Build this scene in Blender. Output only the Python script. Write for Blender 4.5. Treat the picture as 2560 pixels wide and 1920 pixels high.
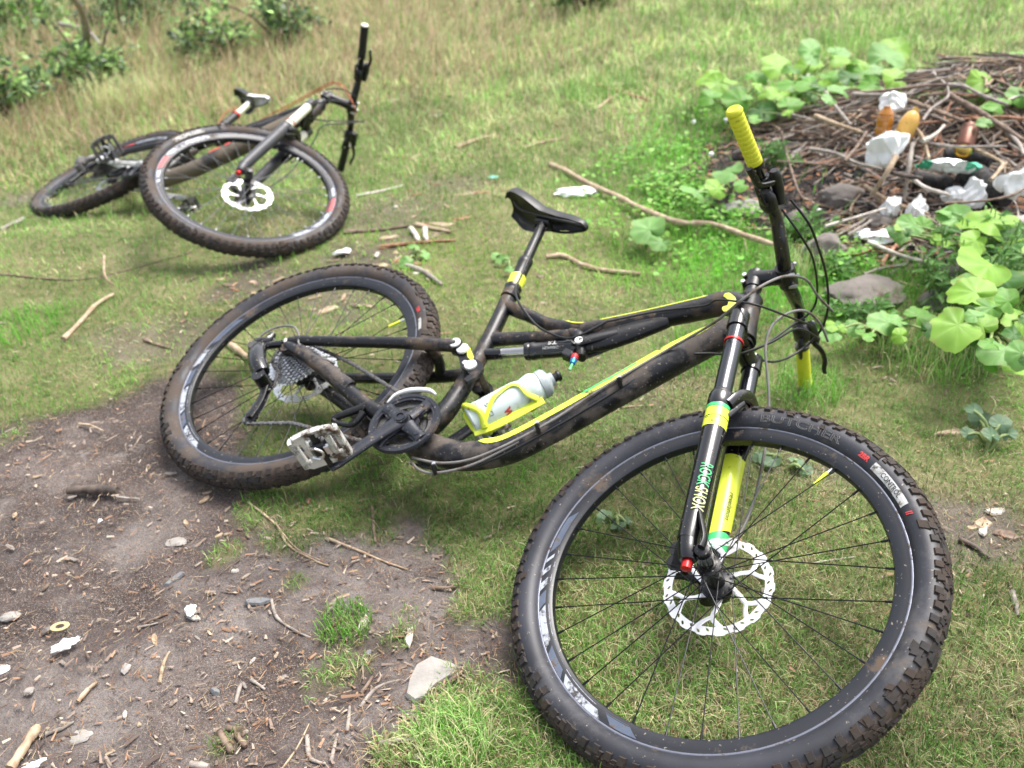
import bpy, bmesh, math, random
import numpy as np
from mathutils import Vector, Matrix
random.seed(7); RNG=np.random.default_rng(11)
PI=math.pi
scene=bpy.context.scene; COL=scene.collection
for o in list(bpy.data.objects): bpy.data.objects.remove(o)

# ---------------- camera, sky, sun ----------------
CR=np.array([0.9974,-0.0383,-0.0612]); CF=np.array([0,0.8472,-0.5313])
CR=CR/np.linalg.norm(CR); CF=CF/np.linalg.norm(CF); CU=np.cross(CR,CF)
CH=1.3007
cam=bpy.data.cameras.new('camera'); camo=bpy.data.objects.new('camera',cam); COL.objects.link(camo)
camo.matrix_world=Matrix(((CR[0],CU[0],-CF[0],0),(CR[1],CU[1],-CF[1],0),(CR[2],CU[2],-CF[2],CH),(0,0,0,1)))
cam.sensor_width=36; cam.lens=32.456; cam.clip_start=.02; cam.clip_end=1500
cam.dof.use_dof=True; cam.dof.focus_distance=1.5; cam.dof.aperture_fstop=4.2
scene.camera=camo
world=bpy.data.worlds.new('World'); scene.world=world; world.use_nodes=True
wn=world.node_tree; wn.nodes.clear()
sky=wn.nodes.new('ShaderNodeTexSky'); sky.sky_type='NISHITA'; sky.sun_disc=False
SE,SR=math.radians(62),math.radians(48)
sky.sun_elevation=SE; sky.sun_rotation=SR; sky.dust_density=5; sky.air_density=1.0; sky.ozone_density=.6
hs=wn.nodes.new('ShaderNodeHueSaturation'); hs.inputs['Saturation'].default_value=.45
bg=wn.nodes.new('ShaderNodeBackground'); bg.inputs[1].default_value=.15
wo=wn.nodes.new('ShaderNodeOutputWorld')
wn.links.new(sky.outputs[0],hs.inputs['Color']); wn.links.new(hs.outputs[0],bg.inputs[0]); wn.links.new(bg.outputs[0],wo.inputs[0])
sl=bpy.data.lights.new('sun','SUN'); sl.energy=1.5; sl.angle=math.radians(28); sl.color=(1,.97,.93)
so=bpy.data.objects.new('sun',sl); COL.objects.link(so)
sd=Vector((math.sin(SR)*math.cos(SE),math.cos(SR)*math.cos(SE),math.sin(SE)))
so.rotation_euler=sd.to_track_quat('Z','Y').to_euler()
scene.view_settings.view_transform='Standard'; scene.view_settings.look='None'
scene.view_settings.exposure=1.25; scene.view_settings.gamma=1

# ---------------- terrain ----------------
def ss(t): t=np.clip(t,0,1); return t*t*(3-2*t)
_tabs={}
def vnoise(x,y,s,seed):
    if seed not in _tabs: _tabs[seed]=np.random.default_rng(seed).random((256,256))
    T=_tabs[seed]; X=np.asarray(x)/s+1000; Y=np.asarray(y)/s+1000
    i=np.floor(X).astype(int); j=np.floor(Y).astype(int); fx=X-i; fy=Y-j; fx=fx*fx*(3-2*fx); fy=fy*fy*(3-2*fy)
    a=T[i%256,j%256]; b=T[(i+1)%256,j%256]; c=T[i%256,(j+1)%256]; d=T[(i+1)%256,(j+1)%256]
    return (a*(1-fx)+b*fx)*(1-fy)+(c*(1-fx)+d*fx)*fy
def fbm(x,y,s,seed,o=4):
    r=0; a=1; t=0
    for k in range(o): r=r+a*vnoise(x,y,s/2**k,seed+k*17); t+=a; a*=.55
    return r/t
PIT=np.array([1.70,3.38])
def pitd(x,y):   # normalised distance from the fire pit centre
    dx=np.asarray(x)-PIT[0]; dy=np.asarray(y)-PIT[1]
    return np.sqrt((dx/.95)**2+(dy/.98)**2)
def hgt(x,y,fine=True):
    x=np.asarray(x,float); y=np.asarray(y,float)
    z=-.10*ss((y-3.2)/.95)*ss((1.2-x)/1.0)
    z=z+.05*(fbm(x,y,1.6,3,2)-.5)*ss((np.hypot(x,y)-3.5)/3)
    z=z+.07*ss(1-pitd(x,y)/1.1)
    if fine: z=z+.010*(fbm(x,y,.16,5,4)-.5)
    return z
def at(u,v,z=None):   # photo pixel (2560 wide) -> point on the ground, or on the level z above the ground
    d=CF*1.0+CR*(u-1280)/2308.-CU*(v-960)/2308.; O=np.array([0,0,CH]); zz=0
    for k in range(6):
        p=O+d*((zz-CH)/d[2]); g=float(hgt(p[0],p[1])); zz=g+(z or 0)
    return Vector((p[0],p[1],zz))
def inpoly(x,y,P):
    x=np.asarray(x);y=np.asarray(y); r=np.zeros(x.shape,bool); n=len(P)
    for i in range(n):
        x1,y1=P[i];x2,y2=P[(i+1)%n]
        if abs(y2-y1)<1e-9: continue
        c=((y1>y)!=(y2>y))&(x<(x2-x1)*(y-y1)/(y2-y1)+x1); r^=c
    return r
def pdist(x,y,P):
    d=np.full(np.asarray(x).shape,1e9); n=len(P)
    for i in range(n):
        ax,ay=P[i];bx,by=P[(i+1)%n]; L=(bx-ax)**2+(by-ay)**2
        t=np.clip(((x-ax)*(bx-ax)+(y-ay)*(by-ay))/L,0,1); d=np.minimum(d,np.hypot(x-ax-t*(bx-ax),y-ay-t*(by-ay)))
    return np.where(inpoly(x,y,P),-d,d)
SOILP=[(-2.6,2.0),(-1.36,2.03),(-1.22,2.12)]+[tuple(at(u,v)[:2]) for u,v in [(420,950),(520,900),(640,1000),(640,1180),(600,1260),(720,1310),(850,1350),(1050,1330),(1150,1420),(1110,1540),(1290,1570),(1290,1640),(1110,1690),(1000,1760),(960,1920)]]+[(-.25,.5),(-3.,.3)]
BARE=[(at(640,700),.20,.75),(at(900,640),.22,.7),(at(830,740),.22,.6),(at(400,850),.22,.6),(at(1240,1640),.10,.9),(at(1560,980),.16,.55),(at(2050,1130),.15,.45),(at(2440,1330),.14,.8),(at(950,530),.3,.5),(at(1700,900),.12,.5),(at(1130,460),.25,.45),(at(60,500),.15,.7)]
TUFT=[(at(860,1560),.085),(at(905,1660),.05),(at(1010,1580),.07),(at(845,1640),.06),(at(30,1080),.06),(at(1100,1760),.10),(at(580,1850),.05),(at(560,1380),.025),(at(750,1330),.05),(at(745,1450),.025),(at(1240,1900),.12)]
def soilmask(x,y):
    x=np.asarray(x,float);y=np.asarray(y,float)
    n=fbm(x,y,.12,21,4)-.5; d=pdist(x,y,SOILP)+.16*n
    m=ss(.5-d/.07)
    for p,r,a in BARE: m=np.maximum(m,a*ss(1.25-np.hypot(x-p[0],y-p[1])/r+1.6*n))
    for p,r in TUFT: m=m*(1-.62*ss(1.3-np.hypot(x-p[0],y-p[1])/r+3.*n))
    return m
def charmask(x,y): return ss((1.05-pitd(x,y)+.35*(fbm(x,y,.2,31,3)-.5))/.18)

# ---------------- helpers ----------------
def link(o): COL.objects.link(o); return o
def tag(o,label=None,cat=None,group=None,kind=None):
    if label: o['label']=label
    if cat: o['category']=cat
    if group: o['group']=group
    if kind: o['kind']=kind
    return o
def empty(name,mat=None,loc=None,parent=None):
    o=bpy.data.objects.new(name,None); link(o); o.empty_display_size=.05
    if parent: o.parent=parent
    if mat is not None: o.matrix_local=mat
    if loc is not None: o.location=loc
    return o
def V(*a): return Vector(a)
def spline(pts,k=6):
    P=[Vector(p) for p in pts]; out=[]
    if len(P)<3: return P
    for i in range(len(P)-1):
        p0=P[max(i-1,0)];p1=P[i];p2=P[i+1];p3=P[min(i+2,len(P)-1)]
        for j in range(k):
            t=j/k; out.append(.5*((2*p1)+(p2-p0)*t+(2*p0-5*p1+4*p2-p3)*t*t+(3*p1-p0-3*p2+p3)*t**3))
    out.append(P[-1]); return out
class MB:
    def __init__(s): s.v=[];s.f=[];s.m=[]
    def add(s,vs,fs,mi=0):
        b=len(s.v); s.v+=[tuple(p) for p in vs]; s.f+=[tuple(i+b for i in f) for f in fs]; s.m+=[mi]*len(fs); return s
    def tube(s,pts,r,n=12,k=0,mi=0,closed=False,sq=None,up=None,caps=True):
        # sq: (a,b) section scale; up: direction of the b axis
        P=[Vector(p) for p in pts]
        R=list(r) if hasattr(r,'__len__') else [r]*len(P)
        if k:
            m=len(P); Q=spline(P,k); R=[float(np.interp(i/k,range(m),R)) for i in range(len(Q))] if m>2 else R; P=Q
        vs=[];N=len(P); T=[]
        for i in range(N):
            if closed: t=P[(i+1)%N]-P[i-1]
            else: t=P[min(i+1,N-1)]-P[max(i-1,0)]
            T.append(t.normalized())
        u=Vector(up) if up is not None else (Vector((0,0,1)) if abs(T[0].z)<.9 else Vector((1,0,0)))
        a=T[0].cross(u).normalized()
        for i in range(N):
            if up is not None: a=T[i].cross(u).normalized()
            else: a=(a-T[i]*a.dot(T[i])).normalized()
            b=a.cross(T[i]).normalized()
            sa,sb=sq if sq else (1,1)
            for j in range(n):
                t=2*PI*j/n; vs.append(P[i]+a*(R[i]*sa*math.cos(t))+b*(R[i]*sb*math.sin(t)))
        fs=[]
        for i in range(N if closed else N-1):
            for j in range(n):
                j2=(j+1)%n; i2=(i+1)%N; fs.append((i*n+j,i*n+j2,i2*n+j2,i2*n+j))
        if caps and not closed: fs.append(tuple(range(n-1,-1,-1))); fs.append(tuple((N-1)*n+j for j in range(n)))
        return s.add(vs,fs,mi)
    def cyl(s,a,b,r0,r1=None,n=16,mi=0): return s.tube([a,b],[r0,r0 if r1 is None else r1],n=n,mi=mi)
    def lathe(s,prof,o=(0,0,0),ax=(0,1,0),n=48,mi=0,closed=False,caps=True):
        ax=Vector(ax).normalized(); o=Vector(o); u=Vector((0,0,1)) if abs(ax.z)<.9 else Vector((1,0,0))
        a=ax.cross(u).normalized(); b=ax.cross(a)
        vs=[];m=len(prof)
        for i in range(n):
            t=2*PI*i/n; d=a*math.cos(t)+b*math.sin(t)
            for h,r in prof: vs.append(o+ax*h+d*r)
        fs=[]
        for i in range(n):
            i2=(i+1)%n
            for j in range(m if closed else m-1):
                j2=(j+1)%m; fs.append((i*m+j,i*m+j2,i2*m+j2,i2*m+j))
        if not closed and caps:
            if prof[0][1]>1e-6: fs.append(tuple(i*m for i in range(n)))
            if prof[-1][1]>1e-6: fs.append(tuple(i*m+m-1 for i in range(n-1,-1,-1)))
        return s.add(vs,fs,mi)
    def box(s,c,sz,R=None,mi=0,bev=.15):
        hx,hy,hz=[q/2 for q in sz]; R=R or Matrix.Identity(3); c=Vector(c); b=min(hx,hy,hz)*bev*2
        vs=[];fs=[]
        # chamfered box: 24 verts
        idx={}
        for sx in (-1,1):
            for sy in (-1,1):
                for sz_ in (-1,1):
                    for k,(ax,ay,az) in enumerate(((0,1,1),(1,0,1),(1,1,0))):
                        idx[(sx,sy,sz_,k)]=len(vs)
                        vs.append(c+R@Vector((sx*(hx-ax*b),sy*(hy-ay*b),sz_*(hz-az*b))))
        I=lambda *a: idx[a]
        for sx in (-1,1):
            fs.append((I(sx,-1,-1,0),I(sx,1,-1,0),I(sx,1,1,0),I(sx,-1,1,0)))
            fs.append((I(-1,sx,-1,1),I(1,sx,-1,1),I(1,sx,1,1),I(-1,sx,1,1)))
            fs.append((I(-1,-1,sx,2),I(1,-1,sx,2),I(1,1,sx,2),I(-1,1,sx,2)))
            for sy in (-1,1):
                fs.append((I(sx,sy,-1,0),I(sx,sy,1,0),I(sx,sy,1,1),I(sx,sy,-1,1)))
                fs.append((I(sx,-1,sy,0),I(sx,1,sy,0),I(sx,1,sy,2),I(sx,-1,sy,2)))
                fs.append((I(-1,sx,sy,1),I(1,sx,sy,1),I(1,sx,sy,2),I(-1,sx,sy,2)))
                for sz_ in (-1,1): fs.append((I(sx,sy,sz_,0),I(sx,sy,sz_,1),I(sx,sy,sz_,2)))
        return s.add(vs,fs,mi)
    def raw(s,mesh_vf,fn,mi=0):
        vs,fs=mesh_vf; return s.add([fn(*p) for p in vs],fs,mi)
    def build(s,name,mats,parent=None,mat=None,smooth=35,origin=None):
        me=bpy.data.meshes.new(name)
        vs=s.v
        if origin is not None: vs=[(p[0]-origin[0],p[1]-origin[1],p[2]-origin[2]) for p in vs]
        me.from_pydata(vs,[],s.f)
        if not isinstance(mats,(list,tuple)): mats=[mats]
        for m in mats: me.materials.append(m)
        if len(mats)>1: me.polygons.foreach_set('material_index',s.m)
        bm=bmesh.new(); bm.from_mesh(me); bmesh.ops.recalc_face_normals(bm,faces=bm.faces); bm.to_mesh(me); bm.free()
        if smooth:
            me.polygons.foreach_set('use_smooth',[True]*len(me.polygons)); me.set_sharp_from_angle(angle=math.radians(smooth))
        me.update()
        o=bpy.data.objects.new(name,me); link(o)
        if parent: o.parent=parent
        if mat is not None: o.matrix_local=mat
        elif origin is not None: o.location=origin
        return o
def _grab(cu):
    o=bpy.data.objects.new('tmp',cu); link(o); bpy.context.view_layer.update()
    dg=bpy.context.evaluated_depsgraph_get(); me=o.evaluated_get(dg).to_mesh()
    bm=bmesh.new(); bm.from_mesh(me); return o,bm
def shape2d(loops,th,sub=0):
    """planar outline loops (first outer, then holes) -> verts,faces with thickness th"""
    cu=bpy.data.curves.new('tmp','CURVE'); cu.dimensions='2D'; cu.fill_mode='BOTH'; cu.extrude=th/2
    for L in loops:
        sp=cu.splines.new('POLY'); sp.points.add(len(L)-1); sp.use_cyclic_u=True
        for i,(x,y) in enumerate(L): sp.points[i].co=(x,y,0,1)
    o,bm=_grab(cu); vs=[tuple(v.co) for v in bm.verts]; fs=[tuple(v.index for v in f.verts) for f in bm.faces]
    bm.free(); bpy.data.objects.remove(o); bpy.data.curves.remove(cu); return vs,fs
def text2d(body,size,sx=1,shear=0,outline=0,sub=.004,bold=0):
    cu=bpy.data.curves.new('tmp','FONT'); cu.body=body; cu.size=size; cu.align_x='CENTER'; cu.align_y='CENTER'; cu.shear=shear; cu.resolution_u=3
    cu.offset=bold
    if outline: cu.fill_mode='NONE'; cu.bevel_depth=outline; cu.bevel_resolution=0
    else: cu.extrude=.0001
    o,bm=_grab(cu); bmesh.ops.triangulate(bm,faces=bm.faces)
    for k in range(3):
        E=[e for e in bm.edges if e.calc_length()>sub]
        if not E: break
        bmesh.ops.subdivide_edges(bm,edges=E,cuts=1); bmesh.ops.triangulate(bm,faces=bm.faces)
    bm.verts.index_update()
    vs=[(v.co.x*sx,v.co.y,v.co.z) for v in bm.verts]; fs=[tuple(v.index for v in f.verts) for f in bm.faces]
    bm.free(); bpy.data.objects.remove(o); bpy.data.curves.remove(cu); return vs,fs
def circle(r,n=40,cx=0,cy=0,a0=0): return [(cx+r*math.cos(a0+2*PI*i/n),cy+r*math.sin(a0+2*PI*i/n)) for i in range(n)]

# ---------------- materials ----------------
MATS={}
def pm(name,col,rough=.5,metal=0,var=.15,vs=30,bump=.1,bs=200,mud=0,ms=18,mudcol=(.085,.058,.038),spec=.5,trans=0,coat=0,bd=.002,speck=0):
    if name in MATS: return MATS[name]
    m=bpy.data.materials.new(name); m.use_nodes=True; N=m.node_tree; L=N.links; P=N.nodes['Principled BSDF']
    tc=N.nodes.new('ShaderNodeTexCoord')
    def noise(s,d=4,r=.6):
        n=N.nodes.new('ShaderNodeTexNoise'); n.inputs['Scale'].default_value=s; n.inputs['Detail'].default_value=d; n.inputs['Roughness'].default_value=r
        L.new(tc.outputs['Object'],n.inputs['Vector']); return n.outputs['Fac']
    def mix(f,a,b):
        x=N.nodes.new('ShaderNodeMix'); x.data_type='RGBA'
        if hasattr(f,'links'): L.new(f,x.inputs[0])
        else: x.inputs[0].default_value=f
        for k,q in ((6,a),(7,b)):
            if hasattr(q,'links'): L.new(q,x.inputs[k])
            else: x.inputs[k].default_value=(*q,1)
        return x.outputs[2]
    def ramp(f,lo,hi):
        r=N.nodes.new('ShaderNodeMapRange'); r.inputs[1].default_value=lo; r.inputs[2].default_value=hi; L.new(f,r.inputs[0]); return r.outputs[0]
    c=mix(ramp(noise(vs),.3,.7),tuple(q*(1-var) for q in col),tuple(min(1,q*(1+var)) for q in col))
    rg=None
    if mud:
        f=ramp(noise(ms,6,.68),.62-.32*mud,.70-.24*mud); c=mix(f,c,mudcol)
        rr=N.nodes.new('ShaderNodeMapRange'); rr.inputs[3].default_value=rough; rr.inputs[4].default_value=.85; L.new(f,rr.inputs[0]); rg=rr.outputs[0]
    if speck:
        f=ramp(noise(170,2,.5),.70-.06*speck,.74-.06*speck); c=mix(f,c,(.22,.18,.14))
    L.new(c,P.inputs['Base Color'])
    if rg: L.new(rg,P.inputs['Roughness'])
    else: P.inputs['Roughness'].default_value=rough
    P.inputs['Metallic'].default_value=metal; P.inputs['Specular IOR Level'].default_value=spec
    if trans: P.inputs['Transmission Weight'].default_value=trans
    if coat: P.inputs['Coat Weight'].default_value=coat; P.inputs['Coat Roughness'].default_value=.1
    if bump:
        b=N.nodes.new('ShaderNodeBump'); b.inputs['Strength'].default_value=bump; b.inputs['Distance'].default_value=bd
        L.new(noise(bs,4),b.inputs['Height']); L.new(b.outputs[0],P.inputs['Normal'])
    MATS[name]=m; return m
def vcmat(name,rough=.6,trans=.25,spec=.3,bump=0):
    m=bpy.data.materials.new(name); m.use_nodes=True; N=m.node_tree; L=N.links; P=N.nodes['Principled BSDF']; out=N.nodes['Material Output']
    a=N.nodes.new('ShaderNodeAttribute'); a.attribute_name='Col'
    L.new(a.outputs['Color'],P.inputs['Base Color']); P.inputs['Roughness'].default_value=rough; P.inputs['Specular IOR Level'].default_value=spec
    if trans:
        t=N.nodes.new('ShaderNodeBsdfTranslucent'); L.new(a.outputs['Color'],t.inputs['Color'])
        mx=N.nodes.new('ShaderNodeMixShader'); mx.inputs[0].default_value=trans
        L.new(P.outputs[0],mx.inputs[1]); L.new(t.outputs[0],mx.inputs[2]); L.new(mx.outputs[0],out.inputs['Surface'])
    return m
BLK=pm('black_frame_paint',(.006,.006,.0075),.36,0,.2,12,.15,60,mud=.32,ms=14,speck=.3)
BLKM=pm('muddy_black_paint',(.007,.007,.009),.38,0,.2,12,.5,60,mud=.45,ms=16,mudcol=(.088,.072,.060),speck=.5)
GLS=pm('gloss_black',(.004,.004,.005),.2,0,.2,12,.03,60,mud=.0,speck=.35,coat=.4)
ALB=pm('black_alloy',(.008,.008,.009),.33,.1,.2,20,.1,100,speck=.6)
CRK=pm('grey_black_crank',(.022,.024,.032),.36,.2,.2,20,.1,80,mud=.12,speck=.7)
PLA=pm('black_plastic',(.005,.005,.006),.4,0,.2,20,.1,100)
RUB=pm('tyre_rubber',(.026,.027,.034),.46,0,.35,7,.12,120,mud=.12,ms=9,speck=.12,spec=.4,mudcol=(.10,.075,.052))
RUBM=pm('muddy_tyre_rubber',(.026,.025,.029),.5,0,.35,9,.25,120,mud=.62,ms=12,speck=.15,spec=.4,mudcol=(.070,.053,.042))
KNB=pm('tyre_tread',(.028,.025,.024),.7,0,.3,30,.5,90,mud=.62,ms=14,mudcol=(.045,.033,.026),spec=.3)
RIM=pm('rim_black',(.009,.010,.014),.36,0,.2,20,.05,80,mud=.10,speck=.2)
SIL=pm('steel',(.75,.75,.76),.28,1,.08,60,.05,200)
SILM=pm('muddy_steel',(.15,.148,.145),.5,.8,.25,80,.3,200,mud=.3,ms=60)
ROT=pm('rotor_steel',(.85,.85,.85),.36,.8,.05,60,.03,200)
SPK=pm('spoke_black',(.015,.015,.017),.35,.6,.1,30,0); SPS=pm('spoke_grey',(.16,.16,.165),.5,.4,.1,30,0)
YEL=pm('lime_yellow',(.68,.78,.05),.4,0,.06,20,.05,100,mud=.06,coat=.3)
YELG=pm('lime_rubber',(.60,.62,.03),.55,0,.06,30,.25,160,mud=.03)
WHT=pm('white_paint',(.72,.72,.70),.4,0,.05,30,.05,100,mud=.05)
GRN=pm('green_decal',(.05,.50,.16),.4,0,.05,30,0)
CRM=pm('cream',(.70,.68,.55),.3,0,.05,30,0,mud=.05)
RED=pm('red_anodised',(.55,.02,.02),.3,.4,.1,30,0)
REDP=pm('red_print',(.55,.05,.05),.5,0,.15,60,0,mud=.15,ms=60)
ORG=pm('orange_hose',(.42,.10,.03),.45,0,.1,30,0)
BLU=pm('blue_anodised',(.02,.20,.55),.3,.5,.1,30,0)
GRY=pm('grey_hose',(.17,.16,.15),.55,0,.2,40,.1,80,mud=.3)
PRT=pm('grey_print',(.15,.15,.145),.6,0,.2,60,0,mud=.3,ms=60)
PRW=pm('worn_white_print',(.50,.50,.48),.6,0,.2,60,0,mud=.35,ms=45)
DEC=pm('rim_decal_white',(.38,.41,.46),.4,0,.25,50,0,mud=.45,ms=50,mudcol=(.05,.045,.045))
DECB=pm('rim_decal_blue_grey',(.07,.09,.13),.4,0,.2,50,0,mud=.2,ms=50)
BOT=pm('bottle_white',(.62,.71,.68),.35,0,.05,20,.02,50,mud=.22,ms=16,trans=.1)
BOTG=pm('bottle_neck_grey',(.42,.47,.48),.35,0,.06,20,0,trans=.2)
SAD=pm('saddle_black',(.005,.005,.006),.4,0,.2,12,.1,120)
STC=pm('stanchion_grey',(.07,.073,.08),.18,.9,.05,20,0)
SHK=pm('shock_silver',(.45,.44,.42),.2,1,.1,30,0)
def shoulder_mud(m,r0,r1,amt=.95,mc=(.060,.043,.033)):
    N=m.node_tree; L=N.links; P=N.nodes['Principled BSDF']; src=P.inputs['Base Color'].links[0].from_socket
    tc=[q for q in N.nodes if q.type=='TEX_COORD'][0]; sp=N.nodes.new('ShaderNodeSeparateXYZ'); L.new(tc.outputs['Object'],sp.inputs[0]); cb=N.nodes.new('ShaderNodeCombineXYZ'); L.new(sp.outputs[0],cb.inputs[0]); L.new(sp.outputs[2],cb.inputs[2])
    ln=N.nodes.new('ShaderNodeVectorMath'); ln.operation='LENGTH'; L.new(cb.outputs[0],ln.inputs[0]); mr=N.nodes.new('ShaderNodeMapRange'); mr.inputs[1].default_value=r0; mr.inputs[2].default_value=r1; mr.inputs[3].default_value=-.35; mr.inputs[4].default_value=1.0; mr.clamp=False; L.new(ln.outputs['Value'],mr.inputs[0])
    n=N.nodes.new('ShaderNodeTexNoise'); n.inputs['Scale'].default_value=24; n.inputs['Detail'].default_value=7; n.inputs['Roughness'].default_value=.75; L.new(tc.outputs['Object'],n.inputs['Vector'])
    a=N.nodes.new('ShaderNodeMath'); a.operation='ADD'; L.new(mr.outputs[0],a.inputs[0]); L.new(n.outputs['Fac'],a.inputs[1]); q=N.nodes.new('ShaderNodeMapRange'); q.inputs[1].default_value=.72; q.inputs[2].default_value=.98; q.inputs[4].default_value=amt; L.new(a.outputs[0],q.inputs[0])
    x=N.nodes.new('ShaderNodeMix'); x.data_type='RGBA'; L.new(q.outputs[0],x.inputs[0]); L.new(src,x.inputs[6]); x.inputs[7].default_value=(*mc,1)
    # dry pale dust film in big patches
    n2=N.nodes.new('ShaderNodeTexNoise'); n2.inputs['Scale'].default_value=5; n2.inputs['Detail'].default_value=8; n2.inputs['Roughness'].default_value=.8; L.new(tc.outputs['Object'],n2.inputs['Vector']); q2=N.nodes.new('ShaderNodeMapRange'); q2.inputs[1].default_value=.52; q2.inputs[2].default_value=.68; q2.inputs[4].default_value=.45; L.new(n2.outputs['Fac'],q2.inputs[0])
    y=N.nodes.new('ShaderNodeMix'); y.data_type='RGBA'; L.new(q2.outputs[0],y.inputs[0]); L.new(x.outputs[2],y.inputs[6]); y.inputs[7].default_value=(.13,.125,.125,1); L.new(y.outputs[2],P.inputs['Base Color'])
shoulder_mud(RUB,.352,.366); shoulder_mud(RUBM,.340,.362)
LIP=pm('rim_lip',(.16,.17,.21),.35,.4,.15,40,0,mud=.2,ms=40)
# ---------------- bicycles ----------------
YM=Vector((0,1,0))
def make_wheel(root,name,mat,front,cfg):
    Rc,rt=.343,.0275
    w=MB()
    prof=[(-.0142,.3195),(-.0142,.3165),(-.0130,.3105),(-.0134,.300),(-.0085,.2925),(0,.290),(.0085,.2925),(.0134,.300),(.0130,.3105),(.0142,.3165),(.0142,.3195),(.011,.3195),(.009,.309),(-.009,.309),(-.011,.3195)]
    w.lathe(prof,n=120,closed=True)
    wheel=w.build(name,RIM,root,mat,smooth=40)
    # tyre
    t=MB(); m=26; prof=[]
    for i in range(m+1):
        ph=math.radians(-152+304*i/m); prof.append((rt*math.sin(ph)*1.02,Rc+rt*math.cos(ph)))
    t.lathe(prof,n=150,caps=False)
    t.f=[f for f in t.f]
    def tp(th,ph,h):
        r=Rc+(rt+h)*math.cos(ph); return Vector((r*math.cos(th),(rt+h)*math.sin(ph),r*math.sin(th)))
    def knob(th,ph,lt,lp,h,sk=0):
        R=Rc+rt; vs=[]
        for hh,s in ((-.001,1.12),(h,.82)):
            for a,b in ((-1,-1),(1,-1),(1,1),(-1,1)):
                vs.append(tp(th+s*(a*lt/2+sk*b)/R,ph+s*b*lp/2/rt,hh))
        t.add(vs,[(4,5,6,7),(0,1,5,4),(1,2,6,5),(2,3,7,6),(3,0,4,7)],1)
    rr=random.Random(5)
    nc=cfg.get('nc',76)
    for i in range(nc):
        th=2*PI*i/nc
        for s in (-1,1):
            knob(th+s*PI/nc/2,s*.22+rr.uniform(-.02,.02),.013,.0085,.0034+rr.uniform(-.0006,.0006),.001*s)
            knob(th+PI/nc,s*.62,.011,.0085,.0034+rr.uniform(-.0006,.0006),.001*s)
    ns=cfg.get('ns',94)
    for i in range(ns):
        th=2*PI*i/ns
        for s in (-1,1): knob(th+rr.uniform(-.002,.002),s*(1.0+.06*(i%2)),.0135,.0135,.0052+rr.uniform(-.0012,.0008),rr.uniform(-.0015,.0015))
    # clods of mud stuck between the knobs
    for i in range(700):
        th=rr.uniform(0,2*PI); ph=rr.gauss(0,.62); s=rr.uniform(.4,1.7); knob(th,ph,.012*s,.010*s,.0020+rr.random()*.0028,rr.uniform(-.004,.004))
    tyre=t.build('tyre',[cfg.get('rub',RUB),KNB],wheel,smooth=45)
    def tyrefn(th0,r0,scale=1,off=.0009):
        def f(x,y,z):
            r=r0+y; th=math.radians(th0)-x/r0; c=max(-1,min(1,(r-Rc)/rt)); ph=math.acos(c)
            R=rt+off+z; rr_=Rc+R*math.cos(ph); return (rr_*math.cos(th),-R*math.sin(ph)*1.02,rr_*math.sin(th))
        return f
    for kind,args in cfg.get('print',[]):
        p=MB()
        if kind=='text':
            body,size,th0,r0,mt,kw=args; p.raw(text2d(body,size,**kw),tyrefn(th0,r0)); nm='sidewall_lettering'
        else:
            a0,a1,r0,r1,mt=args; n=24; vs=[];fs=[]
            for i in range(n+1):
                for j in range(4):
                    r=r0+(r1-r0)*j/3; th=math.radians(a0+(a1-a0)*i/n); g=tyrefn(0,r,off=.0006); q=g(0,0,0)
                    rad=math.hypot(q[0],q[2]); vs.append((rad*math.cos(th),q[1],rad*math.sin(th)))
            for i in range(n):
                for j in range(3): fs.append((i*4+j,i*4+j+1,(i+1)*4+j+1,(i+1)*4+j))
            p.add(vs,fs); nm='sidewall_label'
        p.build(nm,mt,wheel,smooth=0)
    # rim decals: slanted patches on the rim's side wall
    for a0,a1,sl,mt,r0,r1 in cfg.get('decals',[]):
        p=MB(); n=max(2,int(abs(a1-a0)/1.5)); vs=[];fs=[]
        for i in range(n+1):
            for j,r in enumerate((r0,(r0+r1)/2,r1)):
                th=math.radians(a0+(a1-a0)*i/n+sl*(j-1)); y=-.0137-(.0003 if r>.3105 else 0.0002)
                y=-float(np.interp(r,[.2925,.300,.3105,.3165],[.0085,.0134,.0130,.0142]))-.0005
                vs.append((r*math.cos(th),y,r*math.sin(th)))
        for i in range(n):
            for j in (0,1): fs.append((i*3+j,i*3+j+1,(i+1)*3+j+1,(i+1)*3+j))
        p.add(vs,fs); p.build('rim_decal',mt,wheel,smooth=0)
    p=MB(); p.lathe([(-.0140,.3160),(-.0149,.3165),(-.0152,.3182),(-.0148,.3196),(-.0138,.3196)],n=120,caps=False); p.build('rim_lip',LIP,wheel,smooth=60)
    # hub
    h=MB()
    if front: hp=[(-.050,.0),(-.050,.0095),(-.036,.0100),(-.035,.013),(-.033,.0135),(-.031,.021),(-.0285,.021),(-.026,.014),(0,.0125),(.022,.016),(.026,.029),(.0285,.029),(.030,.02),(.034,.018),(.036,.012),(.050,.011),(.050,0)]
    else: hp=[(-.071,0),(-.071,.009),(-.056,.010),(-.054,.0165),(-.018,.0165),(-.016,.027),(-.013,.027),(-.010,.017),(.022,.018),(.027,.029),(.030,.029),(.036,.02),(.050,.013),(.066,.011),(.066,0)]
    h.lathe(hp,n=36)
    if front:
        for k in range(16):
            a=2*PI*k/16; c=Vector((.025*math.cos(a),.0272,.025*math.sin(a))); h.cyl(c-YM*.003,c+YM*.003,.0025,n=6)
    h.build('hub',ALB,wheel,smooth=40)
    # spokes
    ns=32; fl=((-.0300,.0190),(.0272,.0265)) if front else ((-.0145,.0245),(.0285,.0265))
    base={}
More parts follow.
